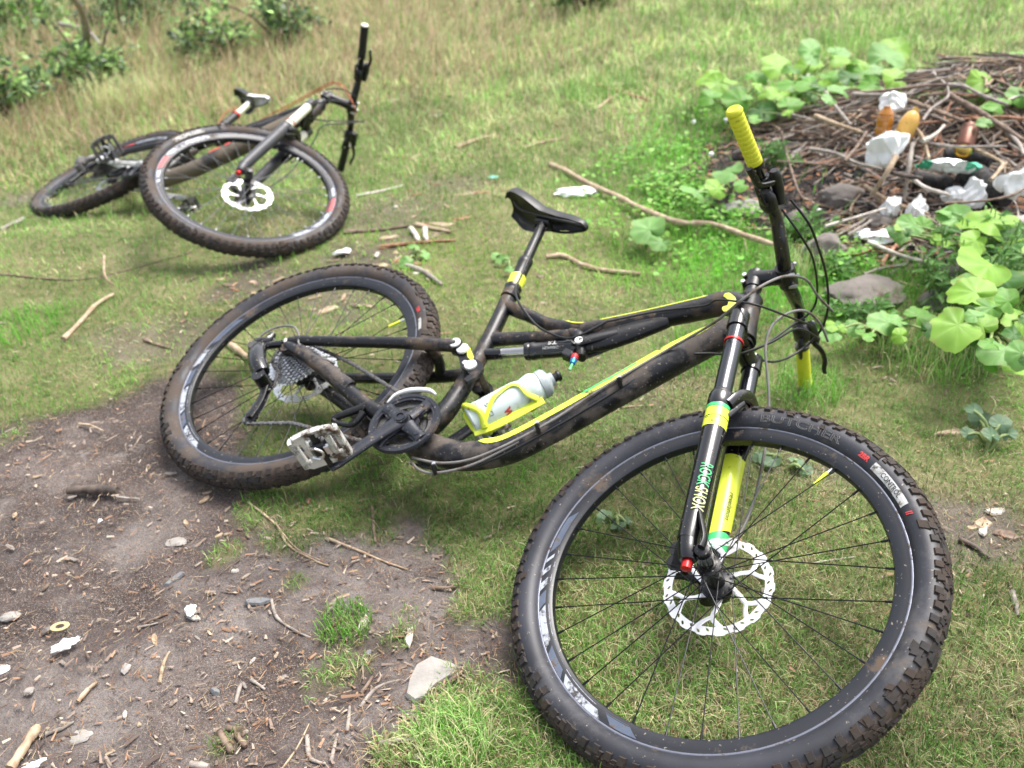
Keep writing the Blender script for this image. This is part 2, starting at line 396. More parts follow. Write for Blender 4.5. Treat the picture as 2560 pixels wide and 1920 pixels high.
    for side in (0,1):
        for dr in (-1,1):
            a=MB(); y,r=fl[side]
            hub=Vector((r*math.cos(dr*1.35),y+dr*.0012,r*math.sin(dr*1.35))); rim=Vector((.2915,(.002 if side else -.002),0))
            d=(rim-hub).normalized()
            a.cyl(hub,rim-d*.012,.00105,n=6); a.cyl(rim-d*.013,rim+d*.002,.0021,n=6,mi=1)
            base[(side,dr)]=a
    first={}
    for k in range(ns):
        side=k%2; dr=1 if (k//2)%2 else -1; key=(side,dr)
        M=Matrix.Rotation(-(2*PI*(k+.5)/ns),4,'Y')
        if key not in first:
            o=base[key].build('spoke',[cfg.get('spokem',SPK),cfg.get('nipm',SPK)],wheel,M,smooth=40); first[key]=o
        else:
            o=first[key].copy(); link(o); o.parent=wheel; o.matrix_local=M
        o['group']='spokes of the wheel'
    # rotor
    Ro=cfg.get('rotor',.097); yr=.0335 if front else .0365
    outer=[(lambda rr_:(rr_*math.cos(2*PI*i/180),rr_*math.sin(2*PI*i/180)))(Ro+.0012*(1 if (i%10)<5 else -1)) for i in range(180)]
    inner=circle(Ro-.0155,90)
    holes=[]
    for k in range(36):
        a=2*PI*k/36
        if k%6==0: continue
        rc=Ro-.0055-(.0045 if k%2 else 0); c=Vector((rc*math.cos(a),rc*math.sin(a))); e=Vector((math.cos(a+.9),math.sin(a+.9)))*.0038; q=Vector((-e.y,e.x))*.55
        holes.append([(c+e+q*.6)[:],(c+q)[:],(c-e+q*.6)[:],(c-e-q*.6)[:],(c-q)[:],(c+e-q*.6)[:]])
    rb=MB(); rv=shape2d([outer,inner]+holes,.0019)
    rb.raw(rv,lambda x,y,z:(x,yr+z,y))
    for k in range(6):
        a=2*PI*k/6+.2
        def pol(r,t): return Vector((r*math.cos(t),yr,r*math.sin(t)))
        rb.tube([pol(.026,a),pol(.045,a-.22),pol(.064,a-.32),pol(Ro-.012,a-.10)],[.0055,.0042,.0040,.0055],n=4,k=4,sq=(1,.25),up=(0,1,0))
        rb.tube([pol(.062,a-.33),pol(.070,a-.50),pol(Ro-.012,a-.62)],[.004,.0038,.005],n=4,k=4,sq=(1,.25),up=(0,1,0))
    rb.build('brake_rotor',ROT,wheel,smooth=30)
    cb=MB(); cb.lathe([(yr-.002,0),(yr-.002,.030),(yr+.002,.030),(yr+.002,0)],n=36)
    for k in range(6):
        a=2*PI*k/6; c=Vector((.022*math.cos(a),yr+.002,.022*math.sin(a))); cb.cyl(c,c+YM*.003,.004,n=8)
    cb.build('rotor_carrier',ALB,wheel)
    va=math.radians(cfg.get('valve',70)); d=Vector((math.cos(va),0,math.sin(va)))
    vm=MB(); vm.cyl(d*.293,d*.276,.003,n=10,mi=0); vm.cyl(d*.279,d*.246,.0042,.0036,n=10,mi=1)
    vm.build('valve',[SIL,cfg.get('capm',YEL)],wheel)
    return wheel

def build_bike(C):
    g=C['g']
    ha=math.radians(g['ha']); D=V(-math.cos(ha),0,math.sin(ha)); N=V(math.sin(ha),0,math.cos(ha))
    fh=V(g['fc'],0,g['drop']); base=fh-N*g['off']; crown=base+D*g['fork']; rh=V(-math.sqrt(g['cs']**2-g['drop']**2),0,g['drop'])
    root=bpy.data.objects.new('mountain_bike',None); link(root)
    R=C['R'];t=C['t']
    root.matrix_world=Matrix(((R[0][0],R[0][1],R[0][2],t[0]),(R[1][0],R[1][1],R[1][2],t[1]),(R[2][0],R[2][1],R[2][2],t[2]),(0,0,0,1)))
    tag(root,C['label'],'bicycle')
    MS=Matrix.Translation(base)@Matrix.Rotation(C['steer'],4,D)@Matrix.Translation(-base)
    def F(n,y,d): return base+N*n+YM*y+D*d          # steered assembly
    def B(y,n,d): return crown+N*n+YM*y+D*d
    S=C['style']; X=lambda x,z,y=0:V(x,y,z)
    one=S=='lime'
    frm=C['frame_mat']; dm=C['down_mat']
    make_wheel(root,'wheel',MS@Matrix.Translation(fh),True,C['fw'])
    make_wheel(root,'wheel',Matrix.Translation(rh),False,C['rw'])
    # ---- main frame
    hb=crown+D*.012; ht=crown+D*C.get('htl',.135)
    f=MB()
    f.tube([hb,hb+D*.02,hb+D*.06,ht-D*.015,ht],[.031,.029,.026,.026,.028],n=24,k=3)
    dts=[hb+D*.03-N*.004,X(.447,.545) if one else hb+D*.01-N*.05,X(.395,.45),X(.366,.388),X(.318,.285),X(.262,.165),X(.213,.078),X(.140,.022),X(.06,.002),X(0,0)]
    f.tube(dts,[.030,.033,.035,.035,.034,.033,.032,.032,.033,.030],n=22,k=5,mi=1,sq=(1,1.0),up=(0,1,0))
    tts=[ht-D*.03-N*.005,X(.405,.635),X(.35,.587),X(.274,.523),X(.21,.472),X(.15,.43)]
    f.tube(tts,[.030,.027,.024,.022,.022,.020],n=20,k=5,sq=(1,1.1),up=(0,1,0))
    f.tube([X(.165,.445),X(.10,.424),X(.05,.418),X(-.01,.422),X(-.075,.425)],[.018,.0165,.0155,.016,.018],n=16,k=5)
    f.tube([X(.16,.42),X(.125,.403),X(.065,.372),X(.0,.340),X(-.035,.322)],[.018,.0165,.0155,.016,.018],n=16,k=5)
    # gusset web between the top tube and the two struts, with the shock mount
    f.tube([X(.178,.384),X(.192,.402),X(.222,.435),X(.262,.482),X(.31,.540)],[.016,.021,.029,.028,.022],n=18,k=4,sq=(1,.72),up=(0,1,0))
    f.tube([X(.13,.412),X(.16,.408),X(.182,.386),X(.200,.362)],[.013,.018,.016,.010],n=14,k=4,sq=(1,1.35),up=(0,1,0))
    for y in (-.021,.021): f.tube([X(.182,.386,y*1.1),X(.205,.412,y),X(.24,.45,y*.8)],[.013,.013,.010],n=12,k=3,sq=(1,.5),up=(0,1,0))
    f.tube([X(0,0),X(.012,.08),X(.002,.15),X(-.012,.20),X(-.036,.285),X(-.068,.375),X(-.095,.445)],[.026,.024,.022,.021,.0195,.019,.019],n=20,k=5)
    f.lathe([(-.043,0),(-.043,.024),(-.036,.028),(.036,.028),(.043,.024),(.043,0)],n=28)
    f.tube([X(-.098,.452),X(-.106,.475)],[.0205,.0205],n=20)
    # link mount lug on the seat tube
    for y in (-.026,.026): f.raw(shape2d([circle(.020,20,.012,.205)],.008),lambda a,b,c,y=y:(a,y+c,b))
    frame=f.build('frame',[frm,dm],root,smooth=50)
    if one:
        s=MB()   # lime stripes
        def strip(pts,y,w,thk=.0015):
            L=[];Rr=[];P=spline([X(a,b) for a,b in pts],6)
            for i,p in enumerate(P):
                tt=(P[min(i+1,len(P)-1)]-P[max(i-1,0)]).normalized(); nn=V(-tt.z,0,tt.x); yy=y(i/(len(P)-1)) if callable(y) else y
                L.append(p+nn*w/2+YM*yy[0]);Rr.append(p-nn*w/2+YM*yy[1])
            n=len(P); s.add([q for q in L]+[q for q in Rr],[(i,i+1,n+i+1,n+i) for i in range(n-1)])
        # stripes follow the tube surfaces: built as narrow strips over the drive-side crown of the tubes
        def tubestrip(pts,rad,a0,a1,k=6,mi=0):
            P=spline([X(a,b) for a,b in pts],k); n=len(P); vs=[];m=6
            for i,p in enumerate(P):
                tt=(P[min(i+1,n-1)]-P[max(i-1,0)]).normalized(); nn=V(-tt.z,0,tt.x)
                rr_=float(np.interp(i/k,range(len(rad)),rad))+.0009
                f0=i/(n-1); w=min(1,min(f0,1-f0)*14)
                for j in range(m+1):
                    a=math.radians(a0+(a1-a0)*(.5+(j/m-.5)*w)); vs.append(p+nn*(rr_*math.sin(a))-YM*(rr_*math.cos(a)))
            s.add(vs,[(i*(m+1)+j,i*(m+1)+j+1,(i+1)*(m+1)+j+1,(i+1)*(m+1)+j) for i in range(n-1) for j in range(m)],mi)
        tubestrip([(.447,.545),(.395,.45),(.366,.388),(.318,.285),(.262,.165),(.213,.078),(.170,.045)],[.033,.035,.035,.034,.033,.032,.032],-33,0)
        tubestrip([(.405,.635),(.35,.587),(.274,.523),(.21,.472),(.15,.43),(.10,.424)],[.0285,.026,.024,.023,.021,.0165],-44,-21)
        tubestrip([(.428,.585),(.44,.60),(.430,.622),(.405,.635)],[.034,.034,.033,.0295],-14,14,k=5)
        tubestrip([(.36,.375),(.335,.32),(.30,.25)],[.0352,.0347,.0343],-28,-16,mi=1)
        s.build('lime_stripe',[YEL,GRN],frame,smooth=40)
        hb_=MB()
        vf=text2d('S',.05,sx=.9,sub=.01); hb_.raw(vf,lambda a,b,c:tuple(X(.36,.575)+V(0,-.026,0)+V(.0,0,.0))) if False else None
    else:
        s=MB(); P0,P1=X(.366,.388),X(.213,.078); dd=(P1-P0).normalized()
        for a,l in ((.03,.05),(.10,.07),(.19,.05)):
            vs=[];n=6
            for i in range(n+1):
                an=math.radians(-35+50*i/n)
                for q in (a,a+l):
                    c=P0+dd*q; nn=V(-dd.z,0,dd.x); vs.append(c+nn*(.0362*math.sin(an))*1-YM*(.0362*math.cos(an)))
            s.add(vs,[(2*i,2*i+1,2*i+3,2*i+2) for i in range(n)])
        s.build('red_lettering',REDP,frame,smooth=0)
    # ---- headset, stem
    p=MB(); p.tube([ht+D*.0005,ht+D*.008,ht+D*.022],[.024,.021,.0185],n=24); p.cyl(ht+D*.022,ht+D*.034,.0175,n=24); p.build('headset',ALB,root,MS,smooth=40)
    sk=g['stack']; p=MB(); c0=crown+D*(sk-.004); c1=B(0,g['stem'],sk)
    p.cyl(crown+D*(sk-.036),crown+D*(sk+.014),.0195,n=24); p.cyl(crown+D*(sk+.014),crown+D*(sk+.019),.0185,.015,n=24)
    p.tube([c0,c0.lerp(c1,.5),c1-N*.008],[.021,.018,.020],n=16,k=3)
    p.cyl(c1-YM*.026,c1+YM*.026,.0215,n=20)
    for a in (-1,1):
        for b in (-1,1): q=c1+YM*.017*a+D*.018*b; p.cyl(q+N*.004,q+N*.022,.0042,n=8,mi=1)
    for b in (-.024,-.002): q=crown+D*(sk+b)-N*.020; p.cyl(q-YM*.014,q+YM*.014,.0045,n=8,mi=0); p.cyl(q-YM*.014,q-YM*.018,.0052,n=8,mi=1)
    p.build('stem',[ALB,SIL],root,MS,smooth=40)
    # ---- handlebar
    hw=g['hw'];ri=g['rise'];sw=g['sweep'];ns=g['stem']
    pts=[];rad=[]
    for y,n_,d_,r_ in ((-1,-sw,ri,.0111),(-.6,-sw*.45,ri*1.0,.0112),(-.36,-sw*.12,ri*.92,.0135),(-.2,0,ri*.35,.0156),(-.08,0,0,.0159),(.08,0,0,.0159),(.2,0,ri*.35,.0156),(.36,-sw*.12,ri*.92,.0135),(.6,-sw*.45,ri,.0112),(1,-sw,ri,.0111)):
        pts.append(B(y*hw*.995,ns+n_,sk+d_)); rad.append(r_)
    p=MB(); p.tube(pts,rad,n=18,k=5); bar=p.build('handlebar',GLS if one else ALB,root,MS,smooth=50)
    def bp(y):
        a=abs(y)/hw; n_=float(np.interp(a,[0,.2,.36,.6,1],[0,0,-sw*.12,-sw*.45,-sw])); d_=float(np.interp(a,[0,.08,.2,.36,.6,1],[0,0,ri*.35,ri*.92,ri,ri])); return B(y,ns+n_,sk+d_)
    for s in (-1,1):
        a=bp(s*hw); b=bp(s*(hw-.132)); ax=(b-a).normalized(); p=MB()
        prof=[(0,0),(0,.0155),(.004,.0178),(.006,.0178)]
        for i in range(11):
            h=.012+i*.0108; prof+=[(h-.003,.0166),(h-.002,.0160),(h+.001,.0160),(h+.002,.0166)]
        prof+=[(.130,.0165),(.132,.0155),(.132,.0112)]
        p.lathe(prof,o=a,ax=ax,n=22); gr=p.build('grip',C['grip_mat'],root,MS,smooth=30)
        p=MB(); p.lathe([(-.001,0),(-.003,.008),(-.003,.0125),(.0,.0158),(.003,.0158)],o=a-ax*.0005,ax=ax,n=22); p.build('bar_end_plug',C['plug_mat'],root,MS)
        p=MB(); p.lathe([(0,.0112),(0,.0172),(.008,.0172),(.008,.0112)],o=b+ax*.001,ax=ax,n=20,closed=True); p.cyl(b+ax*.005-D*.018,b+ax*.005-D*.021,.003,n=8,mi=1); p.build('grip_clamp',[ALB,SIL],root,MS)
        # brake lever and shifter
        yb=s*(hw-.175); c=bp(yb); o=YM*s
        p=MB()
        p.lathe([(-.008,.012),(-.008,.018),(.008,.018),(.008,.012)],o=c,ax=ax,n=20,closed=True)
        m0=c+N*.030-D*.006
        p.tube([m0-o*.052-D*.012+N*.002,m0-o*.02,m0+o*.012,m0+o*.026],[.0085,.0125,.0125,.008],n=12,k=4)
        p.tube([c+N*.012,m0],[.011,.011],n=10)
        p.cyl(m0-o*.03-D*.001,m0-o*.03+D*.014,.009,n=12)
        p.build('brake_master_cylinder',PLA,root,MS,smooth=45)
        p=MB(); l0=m0+o*.016-D*.010
        p.tube([l0,l0+N*.014+o*.016-D*.008,l0+N*.018+o*.045-D*.012,l0+N*.012+o*.072-D*.015,l0+N*.012+o*.086-D*.016],[.009,.0078,.0068,.0066,.0062],n=8,k=4,sq=(1,.6)) if s>0 or not one else p.tube([l0-D*.02,l0-N*.02+o*.016-D*.045,l0-N*.022+o*.045-D*.058,l0-N*.026+o*.072-D*.064],[.009,.0085,.008,.0075],n=8,k=4,sq=(1,.6))
        p.build('brake_lever',ALB,root,MS,smooth=45)
        c2=bp(s*(hw-.205)); p=MB()
        p.lathe([(-.006,.012),(-.006,.0185),(.006,.0185),(.006,.012)],o=c2,ax=ax,n=20,closed=True)
        q=c2-D*.028+N*.006
        p.tube([q-o*.030,q-o*.015,q+o*.010,q+o*.024],[.010,.019,.018,.010],n=12,k=4,sq=(1.1,.8)); p.tube([c2,q],[.010,.012],n=8)
        p.build('shifter',PLA,root,MS,smooth=45)
        p=MB(); p.tube([q-D*.014,q-D*.026+o*.012-N*.002,q-D*.030+o*.038-N*.006,q-D*.024+o*.056-N*.010],[.007,.0075,.007,.005],n=8,k=4,sq=(1,.5))
        p.build('shift_paddle',C.get('paddle',ALB),root,MS,smooth=45)
    # ---- fork
    LT=.352; A2=g['fork']; nl=.010
    p=MB()   # crown
    for s in (-1,1):
        p.tube([F(nl,s*.066,A2-.018),F(nl,s*.066,A2+.022)],[.0215,.0205],n=20)
    p.tube([F(nl,-.066,A2-.004),F(0,-.03,A2+.008),F(0,0,A2+.012),F(0,.03,A2+.008),F(nl,.066,A2-.004)],[.018,.021,.024,.021,.018],n=14,k=4,sq=(1,1))
    p.cyl(F(0,0,A2),F(0,0,A2+.022),.027,.026,n=24)
    fk=p.build('fork',GLS,root,MS,smooth=45)
    for s in (-1,1):
        q=MB(); q.cyl(F(nl,s*.066,LT-.01),F(nl,s*.066,A2-.015),.0180,n=24)
        q.build('stanchion',C['stanchion_mat'],fk,smooth=45)
        q=MB()
        q.tube([F(nl,s*.068,.022),F(nl,s*.068,.06),F(nl,s*.067,.2),F(nl,s*.066,LT-.03)],[.0200,.0208,.0218,.0228],n=24,k=3)
        q.lathe([(0,.0228),(.006,.0245),(.026,.0245),(.030,.0235),(.030,.0185)],o=F(nl,s*.066,LT-.030),ax=D,n=24)
        q.tube([F(nl,s*.068,.03),F(nl+.004,s*.068,.0),F(nl+.006,s*.067,-.016)],[.0200,.0180,.014],n=16,k=4)
        q.tube([F(nl+.002,s*.062,.022),F(g['off']-.01,s*.060,.004),F(g['off'],s*.060,.0)],[.013,.013,.0135],n=12,k=3)
        q.cyl(F(g['off'],s*.050,0),F(g['off'],s*.070,0),.015,n=20)
        low=q.build('fork_lower',C['lower_mat'][0 if s<0 else 1],fk,smooth=45)
        q=MB(); q.lathe([(0,.0182),(0,.0212),(.006,.0215),(.010,.0195),(.010,.0182)],o=F(nl,s*.066,LT),ax=D,n=24); q.build('dust_seal',PLA,fk,smooth=45)
        if s<0:
            q=MB(); q.lathe([(0,0),(0,.0135),(.006,.0135),(.009,.010),(.009,0)],o=F(nl,-.066,A2+.022),ax=D,n=20); q.box(F(nl,-.066,A2+.033),(.022,.006,.006)); q.build('compression_knob',C['knob_mat'],fk)
            q=MB(); q.lathe([(0,.0182),(.0,.0200),(.005,.0200),(.005,.0182)],o=F(nl,-.066,LT+(.142 if one else .03)),ax=D,n=24,closed=True); q.build('travel_ring',RED,fk,smooth=40)
            q=MB(); q.lathe([(0,0),(0,.008),(.004,.0095),(.016,.0095),(.018,.007),(.018,0)],o=F(nl+.006,-.067,-.016),ax=-D,n=16); q.build('rebound_knob',RED,fk,smooth=40)
    q=MB()   # arch between the lowers, in front of the tyre
    q.tube([F(nl+.018,-.066,LT-.026),F(nl+.030,-.058,LT+.002),F(nl+.040,-.032,LT+.026),F(nl+.042,0,LT+.034),F(nl+.040,.032,LT+.026),F(nl+.030,.058,LT+.002),F(nl+.018,.066,LT-.026)],[.018,.017,.0145,.013,.0145,.017,.018],n=12,k=4,sq=(1.0,.62))
    for s in (-1,1): q.tube([F(nl+.015,s*.064,LT-.05),F(nl+.034,s*.045,LT+.0)],[.012,.010],n=8)
    q.build('fork_arch',GLS,fk,smooth=45)
    q=MB(); q.cyl(F(g['off'],-.078,0),F(g['off'],.072,0),.0085,n=16); q.lathe([(0,0),(0,.012),(.010,.013),(.012,.008)],o=F(g['off'],-.070,0),ax=(0,-1,0),n=16); q.build('axle',ALB,fk,smooth=40)
    if one:
        q=MB(); a=F(g['off'],-.083,0); q.tube([a,a+D*.02+N*.002,a+D*.05-N*.008,a+D*.072-N*.016],[.011,.0095,.0085,.007],n=10,k=4,sq=(1,.6)); q.build('axle_lever',ALB,fk,smooth=45)
    # caliper
    q=MB(); c=F(-.034,.052,.060); q.box(F(-.040,.047,.052),(.030,.034,.062),Matrix.Rotation(-(PI/2-ha),3,'Y')); q.cyl(F(-.045,.030,.04),F(-.045,.062,.04),.016,n=16); q.cyl(F(-.045,.030,.068),F(-.045,.062,.068),.016,n=16)
    q.cyl(F(-.042,.066,.055),F(-.042,.072,.055),.010,n=14,mi=1); q.tube([F(-.03,.06,.03),F(-.01,.066,.03)],[.009,.010],n=8)
    q.build('brake_caliper',[PLA,SIL],root,MS,smooth=45)
    # ---- lettering on the fork
    def legmap(s,d0,r,flip=1,th0=0,scale=1):
        def f(x,y,z):
            a=th0+y/r; rr_=r+.0024+z
            # text runs down the leg
            return F(nl+rr_*math.sin(a)*1.0,s*.0672-rr_*math.cos(a),d0-x*flip)
        return f
    if one:
        q=MB(); q.raw(text2d('ROCK',.030,sx=.60,bold=0,sub=.004),legmap(-1,.150,.0216,1,.42)); q.build('fork_lettering',GRN,fk,smooth=0)
        q=MB(); q.raw(text2d('SHOX',.030,sx=.60,bold=0,sub=.004),legmap(-1,.098,.0213,1,.42)); q.build('fork_lettering',pm('pale_lime_print',(.62,.72,.25),.45),fk,smooth=0)
        q=MB()   # sticker rings near the top of the lower
        def ring(d0,d1,r,mi):
            vs=[];n=18
            for i in range(n+1):
                a=math.radians(-95+190*i/n)
                for d_ in (d0,d1): vs.append(F(nl+r*math.sin(a),-.0662-r*math.cos(a),d_))
            q.add(vs,[(2*i,2*i+1,2*i+3,2*i+2) for i in range(n)],mi)
        ring(.312,.320,.0234,1); ring(.290,.311,.0233,0); ring(.266,.288,.0232,0)
        q.raw(text2d('MOTION',.009,sub=.004),legmap(-1,.295,.0215,1,.0),2)if False else None
        q.build('fork_sticker',[YEL,GRN,PLA],fk,smooth=40)
        for dd_,bd,szz in ((.284,'DUAL POSITION AIR',.0036),(.274,'150',.008)):
            q=MB(); vf=text2d(bd,szz,sub=.004)
            q.raw(vf,lambda x,y,z,dd_=dd_:tuple(F(nl+.0226*math.sin(x/.0240),-.0662-(.0240+z)*math.cos(x/.0240),dd_+y))); q.build('sticker_lettering',PLA,fk,smooth=0)
        q=MB()   # left lower: lime wrap, green foot
        def wrap(d0,d1,r0,r1,mi,slant=0,a0=-24,a1=98):
            vs=[];n=24
            for i in range(n+1):
                a=math.radians(a0+(a1-a0)*i/n); sl_=slant*(i/n-.5)
                for q_ in range(5):
                    d_=d0+(d1-d0)*q_/4+(sl_ if q_ in(0,) else 0); r=r0+(r1-r0)*q_/4; vs.append(F(nl+r*math.sin(a),.0675-r*math.cos(a),d_))
            q.add(vs,[(5*i+j,5*i+j+1,5*i+j+6,5*i+j+5) for i in range(n) for j in range(4)],mi)
        wrap(.124,.300,.0232,.0246,0,.02); wrap(.082,.122,.0226,.0231,1,.0)
        q.build('fork_wrap',[YEL,GRN],fk,smooth=40)
        q=MB(); q.raw(text2d('revelation',.0165,sx=.95,shear=.2,sub=.004),lambda x,y,z:tuple(F(nl+(.0252+z)*math.sin(.80+y/.0252),.0675-(.0252+z)*math.cos(.80+y/.0252),.180-x))); q.build('fork_lettering',PLA,fk,smooth=0)
    else:
        q=MB()
        vs=[];n=10
        for i in range(n+1):
            a=math.radians(-60+90*i/n)
            for d_ in (.060,.098): vs.append(F(nl+.0200*math.sin(a),-.0675-.0200*math.cos(a),d_))
        q.add(vs,[(2*i,2*i+1,2*i+3,2*i+2) for i in range(n)]); q.build('fork_sticker',PRW,fk,smooth=0)
        q=MB()
        for k in range(7):
            vs=[]
            for i in range(5):
                a=math.radians(-40+50*i/4)
                for d_ in (.14+k*.022,.152+k*.022): vs.append(F(nl+.0207*math.sin(a),-.067-.0207*math.cos(a),d_+.006*math.sin(k*2.)))
            q.add(vs,[(2*i,2*i+1,2*i+3,2*i+2) for i in range(4)])
        q.build('fork_sticker',PRW,fk,smooth=0)
    # ---- rear triangle
    q=MB(); pv=X(-.478,.052)
    for s in (-1,1):
        q.tube([X(-.476,.050,s*.066),X(-.450,.066,s*.067),X(-.359,.104,s*.066),X(-.205,.171,s*.062),X(-.11,.214,s*.054),X(-.063,.238,s*.046)],[.012,.0135,.0135,.0145,.0155,.015],n=14,k=4,sq=(1,1.0))
        q.cyl(X(-.063,.238,s*.030),X(-.063,.238,s*.056),.0165,n=18)
    q.tube([X(-.135,.203,-.056),X(-.130,.215,-.02),X(-.130,.215,.02),X(-.135,.203,.056)],[.013,.013,.013,.013],n=12,k=3)
    q.build('seat_stays',frm,root,smooth=50)
    q=MB()
    for s in (-1,1):
        q.tube([X(-.474,.040,s*.064),X(-.44,.040,s*.066),X(-.335,.031,s*.064),X(-.22,.014,s*.056),X(-.13,.002,s*.044),X(-.06,.010,s*.034)],[.012,.0145,.0155,.0165,.018,.020],n=14,k=4,sq=(1,1.1))
        q.box(X(-.468,.040,s*.064),(.045,.008,.036)); q.cyl(X(rh.x,rh.z,s*.060),X(rh.x,rh.z,s*.074),.016,n=18)
    q.tube([X(-.115,.004,-.045),X(-.105,.006,0),X(-.115,.004,.045)],[.018,.018,.018],n=12,k=3)
    if one:
        q.tube([X(-.20,.018,-.063),X(-.33,.034,-.070),X(-.43,.046,-.070)],[.011,.011,.009],n=10,k=3,mi=1,sq=(1,1.5))
    q.build('chain_stays',[C['stay_mat'],BLKM],root,smooth=50)
    for s in (-1,1):
        for x_,z_,y0_,y1_,r_ in ((-.478,.046,.072,.078,.0065),(-.468,.060,.072,.078,.0045),(-.063,.238,.056,.060,.0135),(-.040,.236,.046,.052,.0145),(.010,.207,.042,.048,.0145),(-.010,.208,.040,.045,.006),(.182,.386,.024,.029,.010)):
            q=MB(); q.lathe([(0,0),(0,r_),(y1_-y0_-.001,r_),(y1_-y0_,r_-.0012),(y1_-y0_,0)],o=X(x_,z_,s*y0_),ax=(0,s,0),n=18); q.build('pivot_cap',WHT,root,smooth=40)
    q=MB()
    for s in (-1,1):
        q.raw(shape2d([[(-.063,.254),(-.045,.254),(-.025,.248),(.000,.230),(.028,.226),(.044,.212),(.048,.190),(.036,.165),(.022,.168),(.026,.185),(.012,.190),(-.010,.193),(-.040,.218),(-.062,.224)]],.009),lambda a,b,c,s=s:(a,s*.038+c,b))
    q.cyl(X(.040,.200,-.04),X(.040,.200,.04),.008,n=12)
    lk=q.build('rocker_link',frm,root,smooth=40)
    if one:
        q=MB(); q.raw(shape2d([[(-.048,.252),(-.030,.249),(-.002,.231),(.004,.222),(-.012,.222),(-.034,.240)]],.001),lambda a,b,c:(a,-.0436+c,b)); q.build('link_decal',YEL,lk,smooth=0)
    # shock
    q=MB(); a=X(-.036,.265,-.001);b=X(.182,.388,-.001); u=(b-a).normalized(); P=lambda t_:a+u*t_
    q.tube([P(.0),P(.02),P(.06)],[.013,.014,.0135],n=16,k=3,mi=0); q.cyl(P(.055),P(.125),.0125,n=24,mi=1)
    q.lathe([(0,.013),(.0,.0205),(.008,.0215),(.012,.019),(.014,.0215),(.022,.0215),(.026,.0195),(.095,.0195),(.10,.021),(.112,.021),(.120,.014),(.135,.011)],o=P(.118),ax=u,n=28,mi=0)
    q.box(P(.215)+V(.02,-.004,-.018),(.028,.024,.022),mi=0)
    sh=q.build('shock',[GLS,SHK],root,smooth=40)
    if one:
        q=MB(); w=u.cross(YM).normalized()
        def smap(x,y,z):
            an=y/.0195+.1; rr_=.0203+z; return tuple(P(.185)+u*x-YM*rr_*math.cos(an)-w*rr_*math.sin(an))
        q.raw(text2d('MONARCH',.0085,sub=.003),lambda x,y,z:smap(x,y+.008,z)); q.raw(text2d('RT',.017,sub=.003,bold=.0004),lambda x,y,z:smap(x,y-.006,z)); q.build('shock_lettering',PRW,sh,smooth=0)
        q=MB(); k0=X(.207,.340,-.030); q.cyl(k0,k0+V(.006,-.002,-.012),.0085,n=14,mi=1); q.cyl(k0+V(.006,-.002,-.012),k0+V(.012,-.004,-.024),.0075,.006,n=14,mi=0); q.cyl(k0+V(.012,-.004,-.024),k0+V(.018,-.004,-.042),.003,n=8,mi=2); q.build('shock_dial',[BLU,RED,GRN],sh)
    # ---- seat post and saddle
    sa=math.atan2(.23,.085); P0=X(-.106,.475); P1=X(-.196,.712); dv=(P1-P0).normalized()
    if not one: P1=X(-.205,.700); dv=(P1-P0).normalized()
    q=MB()
    if one:
        q.lathe([(0,.0205),(.006,.0225),(.010,.0225),(.012,.019),(.012,.0)],o=P0,ax=dv,n=24,mi=2)
        q.lathe([(0,.0195),(.0,.0205),(.034,.0215),(.036,.0195)],o=P0+dv*.014,ax=dv,n=24,mi=1)
        q.lathe([(0,.0165),(0,.0178),(.045,.0178),(.049,.0192),(.062,.0192),(.066,.0165)],o=P0+dv*.05,ax=dv,n=24,mi=0)
        q.cyl(P0+dv*.10,P1,.0135,n=20,mi=0)
        q.cyl(P0-dv*.0+V(.02,-.012,-.006),P0+V(.026,.012,-.006),.005,n=10,mi=0)
    else:
        q.lathe([(0,.0205),(0,.0235),(.012,.0235),(.014,.017)],o=P0,ax=dv,n=24,mi=0); q.cyl(P0+dv*.01,P0+dv*.11,.0175,n=20,mi=0); q.lathe([(0,.0175),(0,.0205),(.012,.0205),(.012,.0155)],o=P0+dv*.11,ax=dv,n=24,mi=1); q.cyl(P0+dv*.12,P1,.0145,n=20,mi=2)
    q.build('seat_post',[ALB,YEL,GLS] if one else [ALB,RED,CRM],root,smooth=40)
    if True:
        q=MB(); q.box(P1+V(.0,0,.006),(.045,.034,.018),Matrix.Rotation(-.1,3,'Y')); q.cyl(P1+V(-.02,0,-.014),P1+V(-.02,0,.02),.0035,n=8); q.cyl(P1+V(.02,0,-.012),P1+V(.02,0,.02),.0035,n=8)
        for s in (-1,1): q.tube([P1+V(-.115,s*.030,.030),P1+V(-.075,s*.0225,.012),P1+V(.03,s*.0215,.012),P1+V(.08,s*.017,.020),P1+V(.115,s*.008,.030)],.0036,n=8,k=4)
        q.build('saddle_rails',[C['rail_mat']],root,smooth=45)
        q=MB(); SC=P1+V(0,0,.052); n=22; m=16; vs=[];tl=C.get('sadtilt',0.0)
